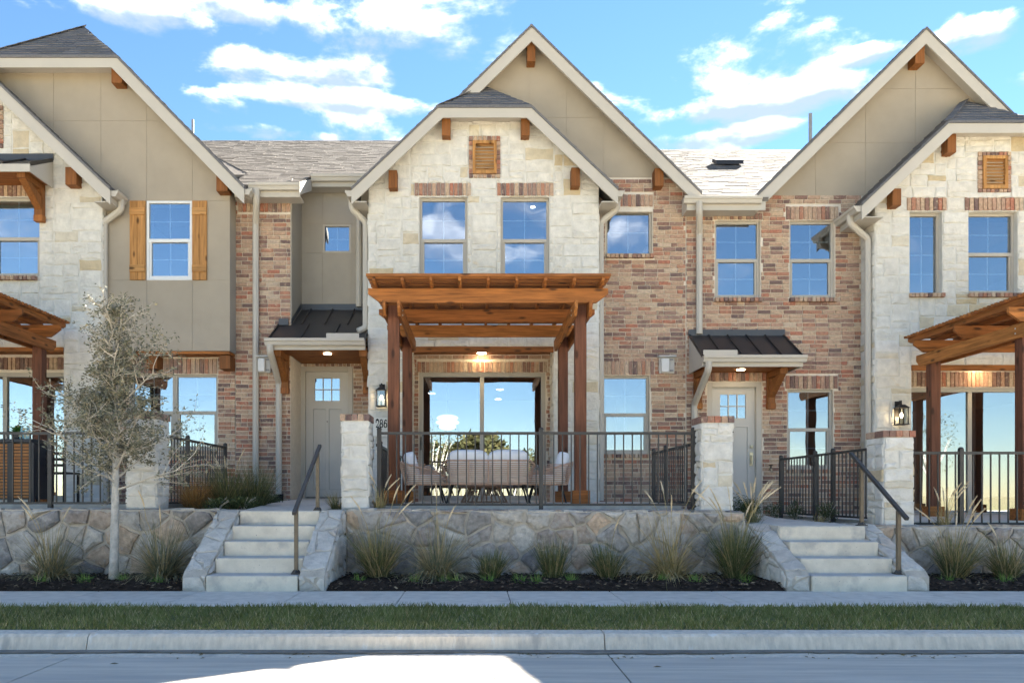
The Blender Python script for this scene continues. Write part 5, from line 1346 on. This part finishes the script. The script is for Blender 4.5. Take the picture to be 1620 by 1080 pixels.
bc = thing('patio_chair', 'black metal patio chair half hidden behind the railing post beside the cabinet', 'chair', (X(92, 11.6), 11.6, FZ)); cx = X(92, 11.6)
for sx in (-1, 1):
    for sy in (-1, 1): box('leg', 'black_leg', bc, cx + sx * .2 - .015, cx + sx * .2 + .015, 11.6 + sy * .2 - .015, 11.6 + sy * .2 + .015, FZ, FZ + (.44 if sy > 0 else .80))
box('seat', 'black_leg', bc, cx - .22, cx + .22, 11.385, 11.815, FZ + .441, FZ + .47)
for i in range(3): box('back_slat', 'black_leg', bc, cx - .184, cx + .184, 11.39, 11.41, FZ + .55 + i * .09, FZ + .59 + i * .09)

# ------------------------------------------------------------------ planting
def blades(n, hgt, rad, lean, wid, r, droop=.5, segs=4, base=.05):
    m = MB(); tl = (r.uniform(-.16, .16), r.uniform(-.1, .1))
    for i in range(n):
        a = r.uniform(0, 2 * math.pi); q = base * math.sqrt(r.random()); L = hgt * (r.uniform(.45, 1.0) + .2 * r.random() ** 3); ln = lean * (r.random() ** .8) + (abs(r.gauss(0, .25)) if r.random() < .3 else 0)
        d = Vector((math.cos(a), math.sin(a), 0)); s = Vector((-d.y, d.x, 0)); a2 = a + r.gauss(0, .9); p0 = Vector((math.cos(a2), math.sin(a2), 0)) * q; vs = []; fs = []; bend = droop * r.uniform(.4, 1.7)
        ang = ln; p = p0.copy(); w = wid * r.uniform(.7, 1.2); tw = r.uniform(-1, 1)
        side = (s * math.cos(tw) + d * math.sin(tw))
        for k in range(segs + 1):
            t = k / segs; ww = w * (1 - t) ** .7
            vs += [p - side * ww / 2, p + side * ww / 2] if k < segs else [p]
            ang += bend * ln * (1.6 / segs) * (1 + t)
            p = p + (d * math.sin(ang) + Vector((tl[0], tl[1], 1)) * math.cos(ang)) * (L / segs)
        for k in range(segs - 1): fs.append((2 * k, 2 * k + 1, 2 * k + 3, 2 * k + 2))
        fs.append((2 * segs - 2, 2 * segs - 1, 2 * segs)); m.add(vs, fs)
    return m
def plumes(n, hgt, r, lean=.22):
    st_, pl_ = MB(), MB()
    for i in range(n):
        a = r.uniform(0, 6.28); d = Vector((math.cos(a), math.sin(a), 0)); L = hgt * r.uniform(.8, 1.1); q = []
        for k in range(6):
            t = k / 5; ang = lean * r.uniform(.8, 1.1) * t * 1.4; q.append(d * (.02 + math.sin(ang) * L * t) + Vector((0, 0, L * t * math.cos(ang * .7))))
        st_.tube(q, [.003] * 6, 4)
        e = q[-1] - q[-2]; e.normalize(); b = q[-1] - e * .03
        pl_.tube([b + e * t * .2 + d * .05 * t * t for t in (0, .25, .5, .75, 1)], [.003, .009, .010, .007, .002], 5)
        for j in range(26):
            t = r.random(); c = b + e * t * .19 + d * .05 * t * t; o = Vector((r.uniform(-1, 1), r.uniform(-1, 1), r.uniform(.2, 1))).normalized() * .018
            pl_.add([c, c + o + e * .02, c + e * .012], [(0, 1, 2)])
    return st_, pl_
def clump(name, label, cat, x, y, z, n, hgt, lean, mat, seed, group, wid=.008, droop=.5, plume=0, straw=0, base=.06, ph=1.35):
    T = thing(name, label, cat, (x, y, z), group); r = random.Random(seed)
    def place(mb): mb.v = [(p[0] + x, p[1] + y, p[2] + z) for p in mb.v]; return mb
    place(blades(n, hgt, .1, lean, wid, r, droop, base=base)).build('blades', mat, T)
    if straw: place(blades(straw, hgt * .95, .1, lean * 1.25, wid, r, droop * 1.4, base=base)).build('dry_blades', 'grass_straw', T)
    if plume:
        a, b = plumes(plume, hgt * ph, r); place(a).build('stem', 'grass_straw', T); place(b).build('plume', 'plume', T)
    return T
BZ = -1.01
def bed(px, py=914): return X(px, 9.0 if py < 916 else 8.8), 9.0 if py < 916 else 8.8
GG = 'ornamental grasses in front of the retaining walls'
gl = [(597, .74, 'tall green grass with a few plumes next to the pale wing wall', 'grass_green', 330, .42, .7, 4, 40),
      (692, .80, 'wide arching grey-green grass with straw tips, between a tall green one and a slim dark one', 'grass_blue', 420, 1.0, 1.0, 2, 120),
      (775, .40, 'slim dark green grass below the coffee table', 'grass_dark', 240, .40, .5, 0, 10),
      (877, .54, 'slim dark green grass below the middle railing post', 'grass_dark', 240, .38, .5, 0, 10),
      (965, .50, 'slim dark green grass next to the big straw-coloured grass', 'grass_dark', 260, .45, .5, 1, 14),
      (1065, .92, 'big drooping straw-coloured grass before the long stone wall', 'grass_straw', 430, 1.25, 1.25, 5, 90),
      (1168, .76, 'tall green plumed grass beside the wing wall of the four steps', 'grass_dark', 380, .38, .6, 9, 30),
      (72, .72, 'tan and green grass at the foot of the wall beside the tree trunk, far from the steps', 'grass_blue', 330, 1.0, 1.0, 3, 180),
      (250, .80, 'large arching green grass between the tree trunk and the five steps', 'grass_blue', 500, .95, 1.0, 2, 120),
      (1520, .66, 'upright green grass with tall curved plumes under the empty patio', 'grass_green', 300, .45, .6, 6, 20),
      (1605, .55, 'green grass beyond the tall-plumed one under the empty patio', 'grass_green', 260, .5, .6, 2, 20)]
for i, (px, hgt, lab, mt, n, lean, dr_, pn, sn) in enumerate(gl):
    x, y = bed(px)
    clump('ornamental_grass', lab, 'grass', x, 9.12, BZ, int(n * 1.6), hgt * 1.05, lean * 1.1, mt, 400 + i, GG, wid=.0105, base=.1, droop=dr_, plume=pn, straw=int(sn * 1.6) + 12, ph=1.2 if px in (597, 1168, 1520) else 1.1)
TU = [(568, 'beside the wing wall of the five steps'), (655, 'left of the wide grey-green grass'), (703, 'before the wide grey-green grass'), (722, 'right of the wide grey-green grass'),
      (772, 'before the slim grass below the coffee table'), (823, 'below the sofa'), (847, 'left of the grass below the railing post'), (905, 'right of the slim grass below the railing post'),
      (1052, 'before the big straw-coloured grass'), (1100, 'right of the big straw-coloured grass'), (1182, 'before the tall plumed grass'), (1245, 'beside the wing wall of the four steps'),
      (65, 'before the tan grass far from the steps'), (131, 'between the tan grass and the tree trunk'), (187, 'at the foot of the young oak trunk'), (249, 'before the large arching grass'),
      (1500, 'before the upright grass under the empty patio'), (1600, 'before the last green grass under the empty patio')]
for i, (px, where) in enumerate(TU):
    T = clump('low_tuft', 'small bright green tuft in the mulch ' + where, 'plant', X(px, 8.72) , 8.72 + .05 * (i % 3), -1.012, 130, .14, 1.1, 'tuft', 500 + i, 'small green tufts in the mulch beds', wid=.008, droop=.7, base=.05)
def leafy(name, label, x, y, z, rx, ry, rz, n, mat, seed, lw=.028, group=None, stems=7):
    T = thing(name, label, 'shrub', (x, y, z), group); r = random.Random(seed)
    s = MB()
    for i in range(stems):
        a = r.uniform(0, 6.28); e = Vector((math.cos(a) * rx * .7, math.sin(a) * ry * .7, rz * r.uniform(.7, 1.1))); s.tube([(x, y, z), (x + e.x * .4, y + e.y * .4, z + e.z * .6), (x + e.x, y + e.y, z + e.z)], [.008, .006, .003], 5)
    s.build('stem', 'twig', T)
    m = MB(); lumps = [(r.uniform(-.5, .5), r.uniform(-.5, .5), r.uniform(.35, .75), r.uniform(.35, .6)) for _ in range(9)]
    for i in range(n):
        lx, ly, lz, lr = r.choice(lumps); d = Vector((r.gauss(0, 1), r.gauss(0, 1), r.gauss(0, 1))).normalized() * lr * r.uniform(.5, 1.05)
        p = Vector((x + (lx + d.x) * rx, y + (ly + d.y) * ry, z + max(.05, lz + d.z * .7) * rz)); u = Vector((r.gauss(0, 1), r.gauss(0, 1), r.gauss(0, .7))).normalized(); v = u.cross(Vector((r.gauss(0, 1), r.gauss(0, 1), r.gauss(0, 1)))).normalized()
        m.add([p, p + u * lw + v * lw * .35, p + u * lw * 2, p + u * lw - v * lw * .35], [(0, 1, 2, 3)])
    m.build('leaves', mat, T)
leafy('bush', 'dense dark green rounded bush in front of the glazed door', X(1180, 10.9), 10.9, -.42, .32, .3, .42, 2600, 'bush_leaf', 61, .016)
clump('ornamental_grass', 'green grass with many pale plumes in front of the dark rounded bush', 'grass', X(1190, 10.2), 10.2, -.42, 150, .3, .5, 'grass_green', 431, None, plume=11, ph=1.5)
UZ = TL
UB = 'shrubs in the raised bed beside the path'
clump('ornamental_grass', 'rust-coloured grass in the raised bed beside the railing', 'grass', X(311, 10.6), 10.6, UZ, 620, .60, .6, 'grass_rust', 441, None, droop=.6, straw=60, base=.12)
clump('ornamental_grass', 'dark green grass with pale plumes right of the rust-coloured grass', 'grass', X(352, 10.7), 10.9, UZ, 800, .76, .5, 'grass_dark', 442, None, droop=.5, plume=6, ph=.9, base=.14)
clump('ornamental_grass', 'dark green plain grass before the long brick-wall downspout', 'grass', X(388, 10.9), 11.3, UZ, 800, .80, .5, 'grass_dark', 443, None, droop=.5, base=.14)
leafy('low_shrub', 'low dark leafy shrub at the edge of the raised bed, nearest the five steps', X(345, 10.3), 10.3, UZ, .22, .2, .18, 900, 'shrub_leaf', 62, .018, UB)
leafy('low_shrub', 'low dark leafy shrub in the raised bed below the plain dark grass', X(385, 10.5), 10.5, UZ, .25, .2, .2, 1000, 'shrub_leaf', 63, .018, UB)
leafy('low_shrub', 'low leafy shrub at the drain boot beside the path', X(425, 12.6), 12.6, UZ, .28, .2, .26, 1000, 'shrub_leaf', 64, .02, UB)
clump('ornamental_grass', 'small dark grass between the path and the pillar of house 286', 'grass', X(533, 10.2), 10.2, UZ, 170, .30, .5, 'grass_green', 444, None)
clump('ornamental_grass', 'dry pale grass between the pillar and the pergola post', 'grass', X(601, 9.9), 9.93, UZ, 70, .34, .3, 'grass_straw', 445, None, plume=4, ph=1.1)
for i, (px, y, lab) in enumerate(((1234, 13.2, 'dark leafy shrub at the foot of the brick wall beside the gate railing'), (1270, 12.2, 'dark leafy shrub at the foot of the gate post'), (1322, 11.4, 'dark leafy shrub at the railing next to the lantern pillar'))):
    leafy('low_shrub', lab, X(px, y) - .12, y, TR, .17, .15, .34, 700, 'shrub_leaf', 65 + i, .018, 'shrubs along the gate railing')
clump('ornamental_grass', 'dry straw grass along the gate railing', 'grass', X(1305, 11) - .1, 11.0, TR, 130, .2, .9, 'grass_straw', 446, None)
clump('ornamental_grass', 'pale plumed grass growing up through the railing of the empty patio', 'grass', X(1497, 9.98), 10.0, TR, 60, .34, .4, 'grass_straw', 447, None, plume=7, ph=1.35)

# young oak in the mulch bed
def tree(label, x, y, z, seed):
    T = thing('young_oak_tree', label, 'tree', (x, y, z)); r = random.Random(seed)
    tr = MB().tube([(x, y, z - .05), (x + .005, y, z + .3), (x + .015, y, z + .8), (x + .02, y, z + 1.2), (x + .03, y + .01, z + 2.0), (x + .0, y, z + 2.8), (x - .02, y, z + 3.25)], [.062, .05, .045, .04, .03, .016, .006], 10)
    tr.build('trunk', 'bark', T, smooth=True)
    tw, lf = MB(), MB()
    def leaf(p, sc):
        u = Vector((r.gauss(0, 1), r.gauss(0, 1), r.gauss(0, .6))).normalized(); v = u.cross(Vector((r.gauss(0, 1), r.gauss(0, 1), r.gauss(0, 1)))).normalized(); w = sc
        lf.add([p, p + u * w * .5 + v * w * .22, p + u * w, p + u * w * .5 - v * w * .22], [(0, 1, 2, 3)])
    def grow(p, d, L, rad, lev, dens):
        n = 5; q = [p.copy()]; dd = d.copy()
        for k in range(n):
            dd = (dd + Vector((r.gauss(0, .14), r.gauss(0, .14), r.gauss(0, .10) + .035))).normalized(); q.append(q[-1] + dd * L / n)
        tw.tube(q, [rad * (1 - .75 * k / n) for k in range(n + 1)], 5 if lev == 0 else 3)
        if lev < 2:
            for k in range((7 if lev == 0 else 5)):
                t = r.uniform(.2, 1); i = min(n - 1, int(t * n)); s = q[i] + (q[i + 1] - q[i]) * (t * n - i)
                a = Vector((r.gauss(0, 1), r.gauss(0, 1), r.gauss(.15, .8))).normalized(); nd = (dd * .55 + a * .75).normalized()
                grow(s, nd, L * r.uniform(.4, .62), rad * .45, lev + 1, dens)
        for k in range(int((3, 9, 14)[lev] * dens)):
            t = r.uniform(.15, 1.); i = min(n - 1, int(t * n)); s = q[i] + (q[i + 1] - q[i]) * (t * n - i)
            leaf(s + Vector((r.gauss(0, .018), r.gauss(0, .018), r.gauss(0, .018))), r.uniform(.028, .052))
    for i in range(46):
        t = i / 45; hz = 1.08 + 1.95 * t
        a = i * 2.4 + r.uniform(-.3, .3)
        up = .5 + 1.15 * t; L = (.84 - .52 * t) * r.uniform(.5, 1.3)
        d = Vector((math.cos(a), math.sin(a), up + r.uniform(-.25, .2))).normalized()
        dens = 1.1 if t < .5 else (.7 if t < .7 else .3)
        grow(Vector((x + .02, y, z + hz)), d, L, .015, 0, dens)
    for i in range(5):                                                      # inner short leafy shoots
        a = r.uniform(0, 6.28); grow(Vector((x + .02, y, z + r.uniform(1.2, 2.3))), Vector((math.cos(a), math.sin(a), .5)).normalized(), .5, .008, 1, 2.0)
    tw.build('branches', 'twig', T); lf.build('crown', 'oak_leaf', T)
tree('young live oak with pale twigs and sparse grey-green leaves in the mulch bed', X(180, 8.9), 8.9, -1.02, 71)

# trees across the street, seen in the window panes
def far_tree(label, x, y, R, hgt, seed, n=3200, sparse=False):
    T = thing('far_tree', label, 'tree', (x, y, SY), 'trees across the street'); r = random.Random(seed)
    tk = MB().tube([(x, y, SY - .1), (x, y, SY + hgt * .3), (x + .2, y, SY + hgt * .6)], [R * .06, R * .05, R * .03], 8)
    for i in range(7):
        a = i * .9; tk.tube([(x, y, SY + hgt * .28), (x + math.cos(a) * R * .4, y + math.sin(a) * R * .4, SY + hgt * .5), (x + math.cos(a) * R * .75, y + math.sin(a) * R * .75, SY + hgt * .68)], [R * .03, R * .02, R * .006], 5)
    tk.build('trunk', 'bark', T); m = MB()
    lumps = [(Vector((r.gauss(0, .45), r.gauss(0, .45), r.uniform(-.3, .6))), r.uniform(.28, .5)) for _ in range(16)]
    for i in range(n):
        c, lr = r.choice(lumps); d = Vector((r.gauss(0, 1), r.gauss(0, 1), r.gauss(0, 1))).normalized() * lr * r.uniform(.6, 1.05) + c
        p = Vector((x + d.x * R, y + d.y * R, SY + hgt * (.62 + d.z * .38))); u = Vector((r.gauss(0, 1), r.gauss(0, 1), r.gauss(0, 1))).normalized(); v = u.cross(Vector((r.gauss(0, 1), r.gauss(0, 1), r.gauss(0, 1)))).normalized(); w = R * (.035 if sparse else .07)
        m.add([p, p + u * w + v * w * .5, p + u * 2 * w, p + u * w - v * w * .5], [(0, 1, 2, 3)])
    m.build('crown', 'far_leaf', T)
def mirror_x(px, y): return (px - VX) * (2 * 15.1 - y) / F                  # where a thing must stand to show at that column of the patio door
far_tree('broad olive tree on the field across the street', mirror_x(772, -62), -62, 6.2, 8.2, 81, 5200)
far_tree('rounded yellowing tree on the field across the street', mirror_x(815, -66), -66, 4.0, 7.0, 82, 3600)
far_tree('thin loose-leaved tree on the field across the street', mirror_x(690, -30), -30, 2.0, 8.2, 83, 900, True)
far_tree('low yellowing tree on the field opposite the glazed door', mirror_x(1150, -58), -58, 5.0, 8.0, 84)
far_tree('slim loose-leaved tree on the field opposite the empty patio', mirror_x(1455, -24), -24, 1.8, 7.5, 85, 900, True)
far_tree('large olive tree far off on the field opposite the small oak', mirror_x(330, -75), -75, 4.0, 6.0, 86)

# ------------------------------------------------------------------ loose ground cover
r = random.Random(91); m = MB()
for i in range(36000):
    x = r.uniform(-8.2, 8.2); y = KY1 + .02 + (GY1 - KY1 - .03) * r.random(); hgt = r.uniform(.025, .055) * (1 if y > KY1 + .1 else .8); a = r.uniform(0, 6.28); w = .0045
    hgt *= .75 + .5 * abs(math.sin(x * 1.7 + math.sin(x * .6) * 2)); zz = lz - .01 + .03 * (y - KY1) / (GY1 - KY1); lx, ly = math.cos(a) * hgt * .55, math.sin(a) * hgt * .55
    m.add([(x - w, y, zz), (x + w, y, zz), (x + lx, y + ly, zz + hgt)], [(0, 1, 2)])
tag(m.build('lawn_grass', 'lawn_blade', kind='stuff'), 'short green grass strip between kerb and sidewalk', 'grass')
m = MB()
for i in range(6500):                                                       # dead blades, thickest along the kerb and in worn spots
    x = r.uniform(-8.2, 8.2); y = KY1 - .012 + abs(r.gauss(0, .09)) if r.random() < .75 else r.uniform(KY1, GY1)
    if y > GY1 or math.sin(x * 2.1) + math.sin(x * .9 + 1) < r.uniform(-1.6, .6): continue
    hgt = r.uniform(.015, .04); a = r.uniform(0, 6.28); w = .005; zz = lz - .008 + .03 * (y - KY1) / (GY1 - KY1)
    m.add([(x - w, y, zz), (x + w, y, zz), (x + math.cos(a) * hgt, y + math.sin(a) * hgt * .8, zz + hgt * .7)], [(0, 1, 2)])
tag(m.build('dry_lawn_grass', 'grass_straw', kind='stuff'), 'dead tan grass along the kerb edge of the lawn strip', 'grass')
m = MB()
for i in range(9000):
    x = r.uniform(-7.2, 7.2)
    if -3.25 < x < -1.63 or 3.42 < x < 5.02: continue
    y = r.uniform(WY1 + .0, 9.6); L = r.uniform(.02, .06); a = r.uniform(0, 3.14); w = r.uniform(.006, .014); zz = -1.005 + r.uniform(-.006, .03) - (.03 if y < WY1 + .1 else 0)
    c, s = math.cos(a), math.sin(a); t = r.uniform(-.3, .3)
    m.add([(x - c * L / 2 - s * w, y - s * L / 2 + c * w, zz - t * L / 2), (x + c * L / 2 - s * w, y + s * L / 2 + c * w, zz + t * L / 2), (x + c * L / 2 + s * w, y + s * L / 2 - c * w, zz + t * L / 2 + .004), (x - c * L / 2 + s * w, y - s * L / 2 - c * w, zz - t * L / 2 + .004), (x, y, zz + .012)],
          [(0, 1, 4), (1, 2, 4), (2, 3, 4), (3, 0, 4)])
tag(m.build('mulch_chips', 'mulch', kind='stuff'), 'black shredded bark mulch in the planting beds', 'mulch')
m = MB()
def pebble(x, y, z, s):
    q = [(0, 0, s * .5)] + [(math.cos(a + .3 * r.random()) * s * r.uniform(.7, 1.2), math.sin(a) * s * r.uniform(.6, 1.1), r.uniform(-.1, .2) * s) for a in (0, 1.26, 2.5, 3.77, 5.03)]
    m.add([(x + a, y + b, z + c) for a, b, c in q], [(0, 1, 2), (0, 2, 3), (0, 3, 4), (0, 4, 5), (0, 5, 1)])
for i in range(4200):
    k = r.random()
    if k < .45: pebble(r.uniform(-1.3, 3.3), r.uniform(9.93, 10.66), TL + .006 + r.uniform(0, .02), r.uniform(.012, .03))
    elif k < .62: pebble(r.uniform(-7.5, -4.6), r.uniform(9.97, 10.66), TL + .006 + r.uniform(0, .02), r.uniform(.012, .03))
    elif k < .8: pebble(r.uniform(4.75, 5.5), r.uniform(9.7, 13.8), TR + .006 + r.uniform(0, .015), r.uniform(.012, .028))
    elif k < .9: pebble(r.uniform(5.7, 9), r.uniform(9.97, 10.66), TR + .006 + r.uniform(0, .02), r.uniform(.012, .03))
    elif k < .95: pebble(r.uniform(-3.6, -2.95), r.uniform(9.75, 10.1), TL + .01, r.uniform(.015, .03))
    else: pebble(r.uniform(3.35, 3.68), r.uniform(9.7, 11.5), TR + .02, r.uniform(.015, .035))
tag(m.build('gravel', 'gravel', kind='stuff'), 'pale pebbles along the patio edges and path', 'gravel')
m = MB()
for i in range(70):
    px = r.choice((850, 1140, 1290, 1420, 470, 300, 1000, 1480)) + r.gauss(0, 22); y = r.uniform(5.55, 5.78); x = X(px, y); a = r.uniform(0, 6.28); L = r.uniform(.008, .025)
    c, s = math.cos(a) * L, math.sin(a) * L
    m.add([(x - c, y - s, SY + .006), (x + s * .4, y - c * .4, SY + .014), (x + c, y + s, SY + .006), (x - s * .4, y + c * .4, SY + .010)], [(0, 1, 2, 3)])
for px, y in ((622, 5.15), (782, 4.95), (540, 5.3), (1040, 5.3), (180, 5.4)):
    x = X(px, y); m.add([(x - .03, y, SY + .003), (x, y - .012, SY + .012), (x + .035, y + .004, SY + .004), (x, y + .014, SY + .008)], [(0, 1, 2, 3)])
tag(m.build('leaf_litter', 'litter', kind='stuff'), 'dry leaf bits lying on the street near the kerb', 'leaf litter')
flush_pieces()
